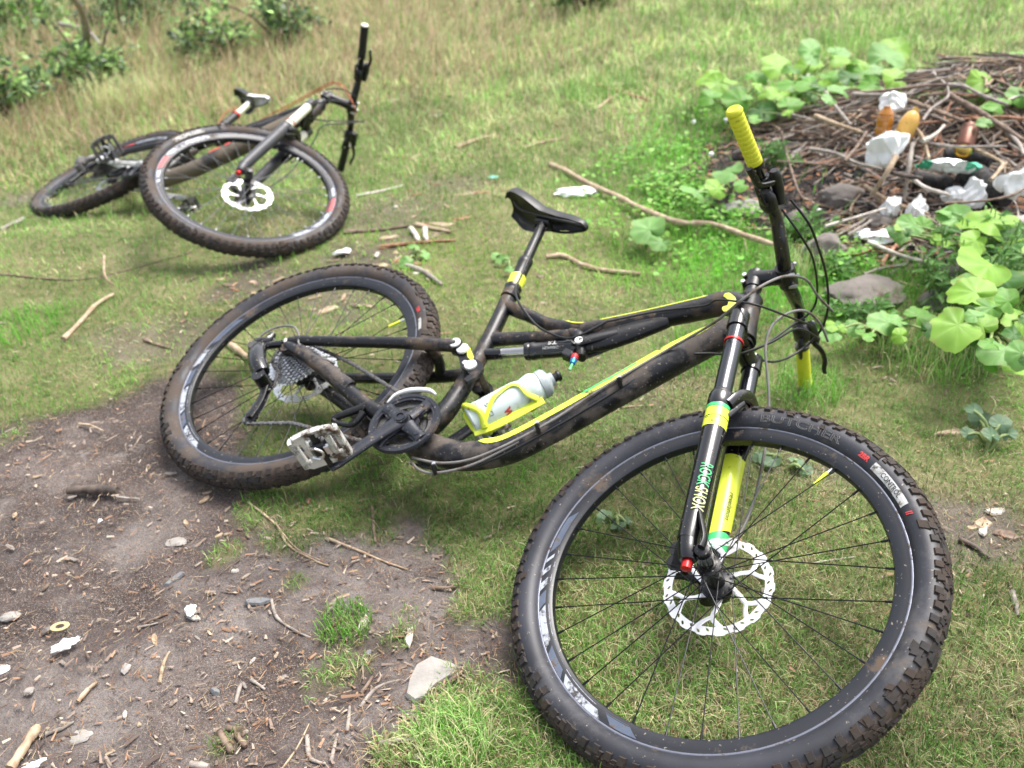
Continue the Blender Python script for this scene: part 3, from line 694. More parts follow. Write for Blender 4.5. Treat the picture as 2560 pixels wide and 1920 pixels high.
        for i in range(n+1):
            f_=i/n; x=-.150+.275*f_
            w=float(np.interp(f_,[0,.04,.15,.3,.5,.7,.9,.97,1],[.030,.052,.067,.060,.036,.023,.019,.014,.006]))
            zt=float(np.interp(f_,[0,.05,.2,.5,.8,.95,1],[.008,.016,.012,-.003,.003,-.002,-.012]))
            dep=float(np.interp(f_,[0,.1,.5,.9,1],[.030,.040,.034,.026,.012]))
            for j in range(m):
                if j<=m//2:
                    a=PI*j/(m//2); yy=w*math.cos(a); zz=zt-dep*(1-abs(math.sin(a))**.45)
                    zz-=.004*math.exp(-(yy/.012)**2)*math.exp(-((f_-.4)/.25)**2)
                else:
                    a=PI*(j-m//2)/(m//2); yy=-(w-.004)*math.cos(a); zz=zt-dep+ (dep-.012)*abs(math.sin(a))**.5
                vs.append(SC+V(x*math.cos(tl)-zz*math.sin(tl),yy,zz*math.cos(tl)+x*math.sin(tl)))
        fs=[(i*m+j,i*m+(j+1)%m,(i+1)*m+(j+1)%m,(i+1)*m+j) for i in range(n) for j in range(m)]
        fs+=[tuple(range(m)),tuple(n*m+j for j in range(m))]
        q.add(vs,fs)
        if not one: q.m=[1 if (k<n*m and (k//m)>10) else 0 for k in range(len(fs))]
        q.build('saddle',[SAD,WHT if not one else SAD],root,smooth=60)
    # ---- drivetrain
    q=MB(); nsp=10
    for k in range(nsp):
        r=.0225+(.073-.0225)*(k/(nsp-1))**1.15; y=-.0545+.0375*k/(nsp-1); nt=[11,13,15,17,19,22,25,28,32,36][k]; L=[]
        for i in range(nt*4):
            a=2*PI*i/(nt*4); L.append(((r+(.0022 if i%4 in(0,1) else -.0022))*math.cos(a),(r+(.0022 if i%4 in (0,1) else -.0022))*math.sin(a)))
        loops=[L]
        if k>3: loops+=[circle(.20*r,8,.70*r*math.cos(t_),.70*r*math.sin(t_)) for t_ in [2*PI*i/7+k*.4 for i in range(7)]]
        q.raw(shape2d(loops,.0018),lambda a,b,c,y=y:(rh.x+a,y+c,rh.z+b))
    q.build('cassette',C['cass_mat'],root,smooth=30)
    ca=C['crank']; cd=V(math.cos(ca),0,math.sin(ca))
    def ringpt(r,a): return (r*math.cos(a),r*math.sin(a))
    q=MB(); wins=[]
    for k in range(4):
        c=ca+PI/4+k*PI/2; W=[]
        for i in range(13): W.append(ringpt(.066,c-.54+1.08*i/12))
        for i in range(5): W.append(ringpt(.066-.010*(i+1)/5*2.0,c+.56-.03*i))
        for i in range(9): W.append(ringpt(.034,c+.38-.76*i/8))
        for i in range(4): W.append(ringpt(.046+.005*i,c-.40-.05*i))
        wins.append(W)
    q.raw(shape2d([circle(.082,90)]+wins,.0055),lambda a,b,c:(a,-.0575+c,b))
    q.lathe([(-.059,.0700),(-.0628,.0725),(-.0635,.0800),(-.058,.0825)],o=(0,0,0),ax=(0,1,0),n=90,closed=True)
    for k in range(4):
        a=ca+k*PI/2
        q.tube([V(.018*math.cos(a),-.066,.018*math.sin(a)),V(.05*math.cos(a),-.0625,.05*math.sin(a)),V(.070*math.cos(a),-.060,.070*math.sin(a))],[.017,.0115,.015],n=10,k=3,sq=(1,.4),up=(0,1,0))
        c=V(.055*math.cos(a),-.068,.055*math.sin(a)); q.cyl(c,c+YM*.006,.0058,n=12)
    q.build('bash_guard',CRK,root,smooth=35)
    q=MB(); L=[]
    for i in range(34*4):
        a=2*PI*i/(34*4); r=.0705+(.0022 if i%4 in (0,1) else -.002); L.append((r*math.cos(a),r*math.sin(a)))
    q.raw(shape2d([L,circle(.052,40)],.0022),lambda a,b,c:(a,-.0485+c,b)); q.raw(shape2d([circle(.045,60),circle(.032,30)],.002),lambda a,b,c:(a,-.042+c,b))
    q.build('chainring',SILM,root,smooth=30)
    for s in (-1,1):
        q=MB(); e=cd*(-s); o=YM*s
        q.tube([e*-.012+o*.068,e*.02+o*.072,e*.06+o*.077,e*.12+o*.083,e*.165+o*.087,e*.184+o*.088],[.020,.0195,.0165,.0155,.0165,.012],n=14,k=4,sq=(1,.50),up=(0,1,0))
        q.lathe([(0,.0),(0,.0085),(.001,.0085),(.001,.0165),(-.012,.019),(-.03,.017)],o=o*.0805,ax=o,n=28)
        q.lathe([(0,.0085),(.0,.0125),(.003,.0125),(.003,.0085)],o=o*.0805,ax=o,n=28,closed=True)
        q.build('crank_arm',C['crank_mat'],root,smooth=50)
        # pedal
        pc=e*.175+o*(.100+.050); ang=C['pedal'][0 if s<0 else 1]; U=V(math.cos(ang),0,math.sin(ang)); Wd=V(-math.sin(ang),0,math.cos(ang))
        q=MB()
        outl=[(-.048,-.036),(-.040,-.047),(.030,-.049),(.047,-.040),(.052,-.015),(.052,.015),(.047,.040),(.030,.049),(-.040,.047),(-.048,.036)]
        win=[[(-.030,-.040),(.026,-.041),(.030,-.030),(-.028,-.029)],[(-.030,.040),(.026,.041),(.030,.030),(-.028,.029)],[(-.03,-.020),(.034,-.020),(.034,.020),(-.03,.020)]]
        pf=lambda a,b,c:tuple(pc+o*a+U*b+Wd*c)
        q.raw(shape2d([outl]+win,.013),pf)
        for bb in (-.0495,.0495):
            q.tube([pf(-.04,bb,0),pf(.04,bb,0)],[.0105,.0105],n=8,sq=(1,.45),up=tuple(U)); 
        for a_ in (-.038,-.01,.02,.04):
            for b_ in (-.045,.045):
                for w_ in (-1,1): q.cyl(pf(a_,b_,w_*.005),pf(a_,b_,w_*.0105),.002,n=6)
        pd=q.build('pedal',C['pedal_mat'],root,smooth=35)
        q=MB(); q.cyl(pc-o*.052,pc+o*.045,.009,n=14,mi=0); q.box(pc+o*.002,(.03,.035,.03),Matrix.Rotation(-ang,3,'Y'),mi=0)
        for w_ in (-1,1):
            q.tube([pf(-.012,-.022,w_*.010),pf(-.016,-.005,w_*.017),pf(0,.006,w_*.019),pf(.016,-.005,w_*.017),pf(.012,-.022,w_*.010)],.003,n=6,k=3,mi=1)
            q.box(pf(0,.016,w_*.012),(.012,.024,.008),Matrix.Rotation(-ang,3,'Y'),mi=1)
        q.build('clip_mechanism',[PLA,SIL],pd,smooth=35)
    # rear derailleur
    k=C['rd']
    q=MB(); q.tube([X(-.478,.035,-.074),X(-.508,.010,-.078),X(-.520,-.012,-.082)],[.010,.010,.012],n=10,k=3)
    q.tube([X(-.520,-.005,-.080),X(-.490,-.030,-.092),X(-.455,-.052,-.096),X(-.425,-.066,-.090)],[.017,.022,.021,.019],n=10,k=3,sq=(1,1.1))
    q.tube([X(-.505,-.030,-.072),X(-.45,-.060,-.075),X(-.415,-.075,-.08)],[.014,.015,.016],n=8,k=3)
    q.box(X(-.470,-.046,-.100),(.05,.012,.018),Matrix.Rotation(.5,3,'Y')); q.box(X(-.50,-.022,-.098),(.02,.016,.03),Matrix.Rotation(.5,3,'Y'))
    q.cyl(X(-.530,-.020,-.076),X(-.522,-.014,-.100),.013,n=14); q.cyl(X(-.415,-.078,-.070),X(-.415,-.078,-.104),.017,n=16)
    q.tube([X(-.528,.045,-.078),X(-.520,.02,-.08),X(-.540,.0,-.083)],[.009,.012,.014],n=8,k=3)
    rdb=q.build('rear_derailleur',C['rd_mat'],root,smooth=45)
    j0=V(-.410,0,-.078);j1=V(-.362,0,-.168)
    q=MB()
    for y in (-.058,-.074):
        q.tube([j0+YM*y,(j0+j1)/2+YM*y+V(.008,0,.004),j1+YM*y],[.010,.008,.011],n=8,k=3,sq=(1,.22),up=(0,1,0))
    q.cyl(j1-YM*.075,j1-YM*.079,.006,n=10)
    q.build('derailleur_cage',C.get('cage_mat',SILM),rdb,smooth=40)
    for j in (j0,j1):
        q=MB(); L=[]
        for i in range(11*4):
            a=2*PI*i/44; r=.0165+(.003 if i%4 in(0,1) else 0); L.append((r*math.cos(a),r*math.sin(a)))
        q.raw(shape2d([L,circle(.004,10)],.006),lambda a,b,c,j=j:(j.x+a,-.066+c,j.z+b)); q.build('jockey_wheel',PLA,rdb,smooth=35)
    # chain
    rr1=.040; cp=[]
    def arc(cx,cz,r,a0,a1,y0,y1,n):
        for i in range(n+1): a=math.radians(a0+(a1-a0)*i/n); cp.append(V(cx+r*math.cos(a),y0+(y1-y0)*i/n,cz+r*math.sin(a)))
    arc(0,0,.0705,120,-105,-.0485,-.0485,16)
    cp.append(V(j1.x+.10,-.056,j1.z+.043))
    arc(j1.x,j1.z,.0165,-75,-200,-.066,-.066,6)
    arc(j0.x,j0.z,.0175,-60,60,-.066,-.060,5)
    arc(rh.x,rh.z,rr1*1.3,-80,-255,-.040,-.040,12); cp.append(V(-.28,-.042,.084))
    P=cp+[cp[0]]; L_=[0]
    for i in range(1,len(P)): L_.append(L_[-1]+(P[i]-P[i-1]).length)
    pitch=.0127; nn_=int(L_[-1]/pitch); q=MB()
    def pos(s_): 
        i=min(int(np.searchsorted(L_,s_,side='right'))-1,len(P)-2); return P[i].lerp(P[i+1],(s_-L_[i])/max(1e-9,L_[i+1]-L_[i]))
    for i in range(nn_):
        a=pos(i*pitch);b=pos((i+1)*pitch); h=.0033 if i%2 else .0020
        for s in (-1,1):
            q.tube([a+YM*s*h-(b-a)*.22,a+YM*s*h,(a+b)/2+YM*s*h,b+YM*s*h,b+YM*s*h+(b-a)*.22],[.0020,.0042,.0032,.0042,.0020],n=6,sq=(1,.16),up=(0,1,0))
        q.cyl(a-YM*.0042,a+YM*.0042,.0020,n=6)
    q.build('chain',SILM,root,smooth=40)
    # chain guide
    q=MB(); q.tube([X(-.090,.030,-.050),X(-.086,.056,-.052),X(-.060,.082,-.053),X(-.020,.100,-.053),X(0.004,.098,-.053)],[.002,.005,.0065,.006,.002],n=8,k=4,sq=(1,.9)); q.build('chain_guide',WHT if one else ALB,root,smooth=50)
    q=MB(); q.tube([X(-.125,-.005,-.056),X(-.145,-.035,-.058),X(-.170,-.066,-.056),X(-.150,-.070,-.054),X(-.118,-.056,-.052),X(-.118,-.02,-.055)],[.010,.009,.008,.006,.007,.009],n=8,k=3); q.build('front_derailleur',ALB,root,smooth=45)
    # rear caliper (left side)
    q=MB(); q.box(X(-.405,.078,.045),(.05,.03,.036)); q.cyl(X(-.418,.085,.028),X(-.418,.085,.064),.014,n=14); q.cyl(X(-.392,.076,.028),X(-.392,.076,.064),.014,n=14); q.build('brake_caliper',PLA,root,smooth=45)
    if one:
        q=MB()
        for a_,b_,c_ in (((-.413,.052,.0855),(-.33,.092,.0850),.008),((-.31,.100,.0845),(-.22,.135,.0815),.008)):
            q.tube([a_,b_],[.0075,.0075],n=8,sq=(1,1))
        q.tube([X(-.413,.119-.05,.066),X(-.321,.125,.066)],[.0150,.0150],n=14,sq=(1,1)) if False else None
        q.build('stay_decal',YEL,root,smooth=50)
    if one:
        for a_,b_ in ((.345,.32),(.262,.142),(.13,-.045)):
            q=MB(); q.tube([X(a_-.006,b_,-.020),X(a_+.004,b_-.004,-.036),X(a_+.004,b_-.006,-.050),X(a_+.010,b_-.012,-.030)],.0045,n=8,k=3,mi=0); q.cyl(X(a_,b_,-.036),X(a_,b_,-.047),.0042,n=10,mi=1); q.build('cable_clip',[PLA,SIL],root)
    # ---- cables
    def cable(pts,r,mt,n='cable'):
        q=MB(); q.tube([V(*p) for p in pts],r,n=8,k=6); q.build(n,mt,root,smooth=60)
    for pts,r,mt in C['cables']: cable(pts,r,mt)
    root['group']='mountain bikes lying on the ground' if False else 'none'
    del root['group']
    return root,F,B,MS

# --- traced cable runs, bike coordinates
cab1=[
 ([(.060,-.030,-.050),(.140,-.036,-.030),(.205,-.040,.020),(.274,-.038,.181-.035),(.333,-.039,.300),(.395,-.040,.440),(.477,-.10,.489),(.536,-.165,.51),(.555,-.165,.568),(.564,-.134,.633),(.574,-.083,.685),(.579,-.015,.715),(.60,.04,.735)],.0029,GRY),
 ([(.060,-.020,-.058),(.150,-.026,-.038),(.218,-.028,.020),(.285,-.026,.150),(.345,-.026,.29),(.40,-.024,.425),(.45,-.012,.475),(.505,.0,.51),(.545,.01,.575),(.565,.03,.650),(.585,.10,.70)],.0027,PLA),
 ([(.21,-.030,.458),(.30,-.031,.53),(.39,-.040,.575),(.427,-.070,.575),(.485,-.095,.565),(.53,-.090,.575),(.565,-.02,.63),(.575,.056,.69),(.575,.12,.715)],.0024,PLA),
 ([(.585,.14,.735),(.575,.08,.725),(.562,.02,.695),(.552,-.020,.640),(.549,-.035,.58),(.562,-.025,.53),(.589,.0,.485),(.615,.028,.44),(.645,.060,.37),(.690,.082,.23),(.700,.080,.12),(.675,.068,.08)],.0029,GRY),
 ([(.545,-.27,.70),(.580,-.22,.70),(.585,-.147,.72),(.585,-.05,.745),(.585,.04,.745),(.575,.10,.725),(.55,.13,.68),(.53,.10,.60),(.50,.03,.54)],.0027,PLA),
 ([(.53,-.25,.69),(.568,-.19,.69),(.570,-.1,.725),(.567,.0,.735),(.560,.04,.715),(.535,.05,.66),(.515,.03,.56),(.47,.02,.52)],.0025,PLA),
 ([(-.085,-.022,.475),(-.055,-.030,.444),(-.017,-.032,.418),(.05,-.027,.387),(.104,-.026,.377),(.165,-.028,.385),(.21,-.030,.46)],.0029,PLA),
 ([(-.085,-.022,.475),(-.098,-.021,.51),(-.125,-.022,.58),(-.160,-.021,.665),(-.186,-.018,.705)],.0024,PLA),
 ([(.011,-.022,-.053),(-.02,-.03,-.045),(-.06,-.035,-.03),(-.12,-.045,-.02)],.0027,PLA),
 ([(-.30,-.062,.055),(-.417,-.075,.050),(-.455,-.076,.074),(-.495,-.076,.090),(-.530,-.077,.076),(-.556,-.077,.045),(-.552,-.079,.006),(-.525,-.082,-.012)],.0028,GRY),
 ([(.060,-.026,-.056),(.10,-.03,-.066),(.142,-.03,-.052),(.20,-.033,.0),(.25,-.034,.09)],.0029,GRY),
]
g1=dict(fc=.7401,cs=.4636,drop=.0334,ha=68.414,fork=.5556,off=.0404,stem=.0697,stack=.2084,hw=.403,rise=.0438,sweep=.0344)
bike1,F1,B1,MS1=build_bike(dict(style='lime',g=g1,steer=-.1101,crank=4.516,pedal=(math.radians(50),math.radians(20)),rd=0,
  R=[[.7100,.2306,.6654],[-.7041,.2177,.6759],[.0110,-.9484,.3170]],t=[-.2244,1.6596,.1331],
  label='nearer bicycle lying on the grass, black frame with lime stripes and lime handlebar grips',
  frame_mat=BLK,down_mat=BLKM,stay_mat=BLK,grip_mat=YELG,plug_mat=YELG,stanchion_mat=STC,lower_mat=(GLS,GLS),knob_mat=BLU,
  crank_mat=CRK,pedal_mat=pm('pedal_grey_white',(.60,.60,.56),.45,.3,.15,20,.1,80,mud=.4,ms=24),rail_mat=PLA,cass_mat=SIL,rd_mat=GLS,cage_mat=ALB,
  cables=cab1,
  fw=dict(rotor=.097,valve=74.6,print=[('text',('BUTCHER',.0185,91,.3335,PRT,dict(sx=2.0,outline=.00035))),('text',('2BR',.012,67.6,.3335,REDP,dict(sx=1.1,bold=.0006))),('patch',(63.5,46.5,.3255,.339,PRW)),('text',('CONTROL',.0115,54.6,.3320,PLA,dict(sx=1.0))),('text',('//',.013,43.6,.3330,REDP,dict(bold=.0006)))],
    decals=[(-95,-112,2,DEC,.298,.3155),(-114,-124,2,DECB,.2975,.3155),(-126,-140,2,DEC,.2975,.3155),(-141,-146,2,DECB,.2975,.3155),(-148,-151,2,DEC,.2975,.3155),(-154,-156,2,DEC,.2975,.3155),(-159,-160.5,2,DEC,.2975,.315),(-163,-178,2,DECB,.301,.314),(-82,-91,2,DECB,.299,.314)]),
  rw=dict(rub=RUBM,rotor=.088,valve=58.3,print=[('patch',(49,42,.327,.336,PRW)),('text',('2BR',.012,55,.333,REDP,dict(bold=.0006)))],
    decals=[(-96,-112,2,DEC,.2975,.3155),(-114,-122,2,DECB,.2975,.3155),(-124,-140,2,DEC,.2975,.3155),(-142,-152,2,DECB,.2975,.3155),(-155,-166,2,DEC,.2975,.315),(-170,-188,2,DECB,.300,.314)])))
# bottle cage (part) and bottle (thing of its own)
def wb(p): return bike1.matrix_world@Vector(p)
ax1=(V(.366,0,.388)-V(.213,0,.078)).normalized(); nb=V(-ax1.z,0,ax1.x); b0=V(.088,0,.100)+ax1*.0+nb*-.0
def bt(a,r_,th): # along, radius, angle
    return b0+ax1*a+nb*(r_*math.sin(th))-YM*(r_*math.cos(th))
q=MB(); rc=.0395
def band(pts,w,th=.0018,mi=0):
    q.tube([bt(a,rc,math.radians(t_)) for a,t_ in pts],w,n=8,k=5,sq=(1,.3),mi=mi)
q.tube([bt(-.004,.030,math.radians(-90)),bt(.05,rc+.002,math.radians(-90)),bt(.16,rc+.003,math.radians(-90))],[.014,.013,.012],n=8,k=4,sq=(1,.35),up=(0,1,0))
for sg in (1,-1):
    T=lambda d:(90-d) if False else d
    f=(lambda d: -90+sg*d)
    q.tube([bt(a,rc,math.radians(f(d))) for a,d in ((.020,10),(.026,60),(.010,100),(.004,150),(.004,180))],[.009,.0075,.007,.007,.007],n=8,k=5)
    q.tube([bt(a,rc,math.radians(f(d))) for a,d in ((.020,20),(.06,75),(.085,90),(.112,95),(.128,75),(.134,40),(.150,10))],[.009,.0072,.0058,.0052,.0052,.006,.008],n=8,k=5,sq=(1,.5))
q.tube([bt(.0,.033,math.radians(-90)),bt(-.004,.02,math.radians(-90)),bt(-.004,.02,math.radians(90)),bt(.0,.033,math.radians(90))],.005,n=6,k=3)
q.build('bottle_cage',YEL,bike1,smooth=50)
q=MB(); q.lathe([(0,0),(0,.033),(.003,.0365),(.115,.0365),(.128,.0345),(.134,.0325),(.140,.0345),(.150,.0362),(.160,.0362),(.172,.0300)],o=(0,0,0),ax=(0,0,1),n=36)
bottle=MB(); bottle.v,bottle.f,bottle.m=q.v,q.f,q.m
MW=bike1.matrix_world; zx=(MW.to_3x3()@ax1).normalized(); yx=(MW.to_3x3()@Vector((0,-1,0))).normalized(); xx=yx.cross(zx).normalized()
MBt=Matrix(((xx.x,yx.x,zx.x,0),(xx.y,yx.y,zx.y,0),(xx.z,yx.z,zx.z,0),(0,0,0,1))); MBt.translation=wb(b0)
wbtl=bpy.data.objects.new('water_bottle',None); link(wbtl); wbtl.matrix_world=MBt
tag(wbtl,'muddy white squeeze water bottle held in the lime cage of the nearer bicycle','bottle')
bottle.build('bottle_body',BOT,wbtl,smooth=40)
q=MB(); q.lathe([(.172,.0300),(.173,.0325),(.186,.0325),(.192,.028),(.197,.016),(.205,.015),(.206,.0)],ax=(0,0,1),n=32); q.build('bottle_cap',BOTG,wbtl,smooth=40)
q=MB(); q.lathe([(.205,0),(.205,.010),(.214,.010),(.217,.013),(.222,.012),(.224,.008),(.224,0)],ax=(0,0,1),n=24); q.build('nozzle',PLA,wbtl,smooth=40)
def btxt(body,size,z0,th0,mt,rot=0,bold=0):
    q=MB()
    def f(x,y,z):
        if rot: x,y=-y,x
        a=th0-x/.0369; r=.0371+z; return (r*math.sin(a),r*math.cos(a),z0+y)
    q.raw(text2d(body,size,sub=.004,bold=bold),f); q.build('bottle_lettering',mt,wbtl,smooth=0)
btxt('SPECI',.0135,.045,-.62,PLA)
btxt('W',.020,.080,-1.35,REDP,bold=.0014)

cab2=[
 ([(.20,-.02,.48),(.30,-.035,.60),(.38,-.05,.70),(.44,-.06,.735),(.49,-.05,.735),(.54,-.02,.72),(.58,.02,.70)],.0022,ORG),
 ([(.22,-.01,.48),(.32,-.03,.62),(.40,-.045,.72),(.46,-.05,.75),(.51,-.03,.745),(.56,.02,.715),(.585,.06,.69)],.0022,ORG),
 ([(.40,-.02,.50),(.50,-.02,.50),(.575,.01,.53),(.60,.05,.60),(.59,.09,.68)],.0027,PLA),
 ([(.42,-.02,.52),(.50,-.04,.545),(.56,-.04,.60),(.585,.0,.66),(.59,.06,.70)],.0027,PLA),
 ([(.50,-.05,.62),(.54,-.07,.64),(.58,-.05,.68),(.59,.0,.72)],.0025,PLA),
 ([(.60,.10,.70),(.63,.06,.60),(.61,.02,.50),(.62,.05,.42),(.66,.082,.25),(.68,.08,.12)],.0028,PLA),
 ([(-.175,-.02,.62),(-.15,-.035,.56),(-.12,-.035,.50),(-.06,-.03,.44)],.0020,ORG),
 ([(-.13,-.03,.20),(-.25,-.07,.175),(-.38,-.08,.12),(-.47,-.08,.09),(-.545,-.08,.05),(-.53,-.08,-.01)],.0025,PLA),
]
WB=lambda a0,a1,mt:(a0,a1,2,mt,.2965,.316)
g2=dict(fc=.7162,cs=.4462,drop=.0323,ha=68.253,fork=.5538,off=.0447,stem=.1095,stack=.217,hw=.3543,rise=.033,sweep=.0161)
bike2,F2,B2,MS2=build_bike(dict(style='white',g=g2,steer=.6262,crank=3.25,pedal=(1.3,1.9),rd=1,htl=.13,
  R=[[.71068,.26332,.65238],[-.6848,.04641,.72725],[.16122,-.96359,.2133]],t=[-1.448,3.7698,.0681],
  label='farther bicycle lying on the meadow, black and muddy, with orange cables and red-white rims',
  frame_mat=BLK,down_mat=pm('mud_caked_paint',(.015,.014,.014),.5,0,.2,12,.3,60,mud=.75,ms=9,mudcol=(.13,.105,.075)),stay_mat=WHT,grip_mat=PLA,plug_mat=CRM,stanchion_mat=CRM,lower_mat=(pm('dark_grey_paint',(.035,.036,.042),.4,0,.2,20,.1,80,mud=.2),)*2,knob_mat=BLU,
  crank_mat=pm('white_grey_alloy',(.5,.5,.49),.35,.4,.1,20,.05,80,mud=.3),pedal_mat=SILM,rail_mat=SILM,cass_mat=SILM,rd_mat=SILM,cables=cab2,sadtilt=.0,
  fw=dict(rub=RUBM,rotor=.092,valve=100,spokem=SPS,nipm=SIL,capm=PLA,nc=70,ns=84,print=[('text',('SPECIALIZED',.017,-178,.333,PRW,dict(sx=1.45,bold=.0008))),('text',('CAPTAIN',.016,40,.333,PRT,dict(sx=1.1,bold=.0006)))],
     decals=[WB(168,188,DEC),WB(190,206,DEC),WB(208,222,REDP),WB(225,233,DEC),WB(235,238,DEC),WB(240,243,DEC),WB(47,56,DEC),WB(26,44,REDP) if False else WB(30,44,REDP),WB(6,28,DEC),WB(-10,3,DEC)]),
  rw=dict(rub=RUBM,rotor=.085,valve=200,spokem=SPS,nipm=SIL,capm=PLA,nc=70,ns=84,print=[],
     decals=[WB(140,125,REDP),WB(123,100,DEC),WB(98,80,DEC),WB(-40,-60,REDP),WB(-62,-90,DEC)])))
#@@PART2@@
# ---------------- ground ----------------
def lin(c): return c
def setcol(me,cols):
    a=me.color_attributes.new('Col','FLOAT_COLOR','POINT'); arr=np.ones((len(cols),4),np.float32); arr[:,:3]=cols; a.data.foreach_set('color',arr.ravel())
def npmesh(name,verts,quads,tris,mat,cols=None,smooth=False):
    me=bpy.data.meshes.new(name); nq=len(quads); nt=len(tris)
    me.vertices.add(len(verts)); me.vertices.foreach_set('co',np.asarray(verts,np.float32).ravel())
    me.loops.add(nq*4+nt*3); li=np.concatenate([np.asarray(quads,np.int32).ravel(),np.asarray(tris,np.int32).ravel()]); me.loops.foreach_set('vertex_index',li)
    me.polygons.add(nq+nt); st=np.concatenate([np.arange(nq)*4,nq*4+np.arange(nt)*3]).astype(np.int32); me.polygons.foreach_set('loop_start',st)
    me.update(calc_edges=True); me.validate()
    if smooth: me.polygons.foreach_set('use_smooth',np.ones(nq+nt,bool))
    if cols is not None: setcol(me,cols)
    me.materials.append(mat); o=bpy.data.objects.new(name,me); link(o); return o
def axis(lo,hi,c,n,k):
    t=np.linspace(-1,1,n); g=np.sinh(k*t)/np.sinh(k); return np.where(g<0,c+g*(c-lo),c+g*(hi-c))
gx=axis(-160,160,.1,620,7.2); gy=axis(-60,220,2.0,620,7.2)
GX,GY=np.meshgrid(gx,gy); gxf=GX.ravel(); gyf=GY.ravel()
sm=soilmask(gxf,gyf)*(np.hypot(gxf,gyf)<12); chm=charmask(gxf,gyf)
gz=hgt(gxf,gyf)-.010*sm+.006*sm*(fbm(gxf,gyf,.05,61,3)-.5)*2-.012*ss(fbm(gxf,gyf,.5,62,2)*2.4-1.2)*sm+.008*chm*(fbm(gxf,gyf,.04,63,2)-.5)
far=ss((np.hypot(gxf,gyf)-14)/40); gz=gz+far*1.5*(fbm(gxf,gyf,40,64,3)-.5)
nx=620; ii=np.arange(nx-1); jj=np.arange(619); I,J=np.meshgrid(ii,jj); a=(J*nx+I).ravel(); quads=np.stack([a,a+1,a+1+nx,a+nx],1)
gm=bpy.data.materials.new('ground_earth_and_turf'); gm.use_nodes=True; N_=gm.node_tree; L_=N_.links; P_=N_.nodes['Principled BSDF']
geo=N_.nodes.new('ShaderNodeNewGeometry')
def gn(s,d=5,r=.6,off=0):
    n=N_.nodes.new('ShaderNodeTexNoise'); n.inputs['Scale'].default_value=s; n.inputs['Detail'].default_value=d; n.inputs['Roughness'].default_value=r
    if off:
        mp=N_.nodes.new('ShaderNodeVectorMath'); mp.operation='ADD'; mp.inputs[1].default_value=(off,off*2,0); L_.new(geo.outputs['Position'],mp.inputs[0]); L_.new(mp.outputs[0],n.inputs['Vector'])
    else: L_.new(geo.outputs['Position'],n.inputs['Vector'])
    return n.outputs['Fac']
def gmr(f,a,b,c=0,d=1):
    r=N_.nodes.new('ShaderNodeMapRange'); r.inputs[1].default_value=a; r.inputs[2].default_value=b; r.inputs[3].default_value=c; r.inputs[4].default_value=d; L_.new(f,r.inputs[0]); return r.outputs[0]
def gmx(f,a,b):
    x=N_.nodes.new('ShaderNodeMix'); x.data_type='RGBA'
    if hasattr(f,'links'): L_.new(f,x.inputs[0])
    else: x.inputs[0].default_value=f
    for k,q_ in ((6,a),(7,b)):
        if hasattr(q_,'links'): L_.new(q_,x.inputs[k])
        else: x.inputs[k].default_value=(*q_,1)
    return x.outputs[2]
at_=N_.nodes.new('ShaderNodeAttribute'); at_.attribute_name='Col'; sep=N_.nodes.new('ShaderNodeSeparateColor'); L_.new(at_.outputs['Color'],sep.inputs[0])
soil=gmx(gmr(gn(3.5),.42,.60),(.040,.028,.025),(.092,.068,.060))
soil=gmx(gmr(gn(2.6,6,.66,3),.50,.60),soil,(.17,.140,.127))
soil=gmx(gmr(gn(6,8,.72,9),.56,.70),soil,(.30,.265,.245))
soil=gmx(gmr(gn(90,4,.7),.30,.70,0,.75),soil,gmx(gmr(gn(220,2,.6,5),.42,.6),(.035,.026,.022),(.17,.135,.115)))
soil=gmx(gmr(gn(420,1,.5,2),.63,.68),soil,(.34,.30,.27))
turf=gmx(gmr(gn(30,5,.7),.35,.65),(.07,.10,.025),(.20,.18,.085))
turf=gmx(gmr(gn(4,3,.6,7),.5,.7),turf,(.22,.20,.10))
soil=gmx(gmr(sep.outputs['Blue'],0,1,0,.85),soil,gmx(gmr(gn(4,7,.7,13),.42,.62),(.085,.066,.060),(.25,.220,.203)))
soil=gmx(gmr(gn(240,3,.7,8),.52,.62,0,.5),soil,(.05,.038,.034))
c_=gmx(sep.outputs['Red'],turf,soil)
char=gmx(gmr(gn(60,5,.7),.4,.62),(.008,.008,.009),(.035,.030,.028)); char=gmx(gmr(gn(9,4,.6,4),.58,.68),char,(.13,.10,.08))
c_=gmx(sep.outputs['Green'],c_,char)
L_.new(c_,P_.inputs['Base Color']); P_.inputs['Roughness'].default_value=.8; P_.inputs['Specular IOR Level'].default_value=.25
bp_=N_.nodes.new('ShaderNodeBump'); bp_.inputs['Strength'].default_value=.9; bp_.inputs['Distance'].default_value=.008
ad=N_.nodes.new('ShaderNodeMath'); ad.operation='ADD'; L_.new(gn(60,6,.75),ad.inputs[0]); L_.new(gmr(gn(260,3,.7),0,1,0,.45),ad.inputs[1]); L_.new(ad.outputs[0],bp_.inputs['Height']); L_.new(bp_.outputs[0],P_.inputs['Normal'])
ground=npmesh('ground',np.stack([gxf,gyf,gz],1),quads,np.zeros((0,3),int),gm,np.stack([sm,chm,ss((1.72-gyf+.5*(fbm(gxf,gyf,.5,66,4)-.5)-.12*gxf)/.35)*ss((fbm(gxf,gyf,.28,67,4)-.34)*5)],1),True); tag(ground,kind='structure')

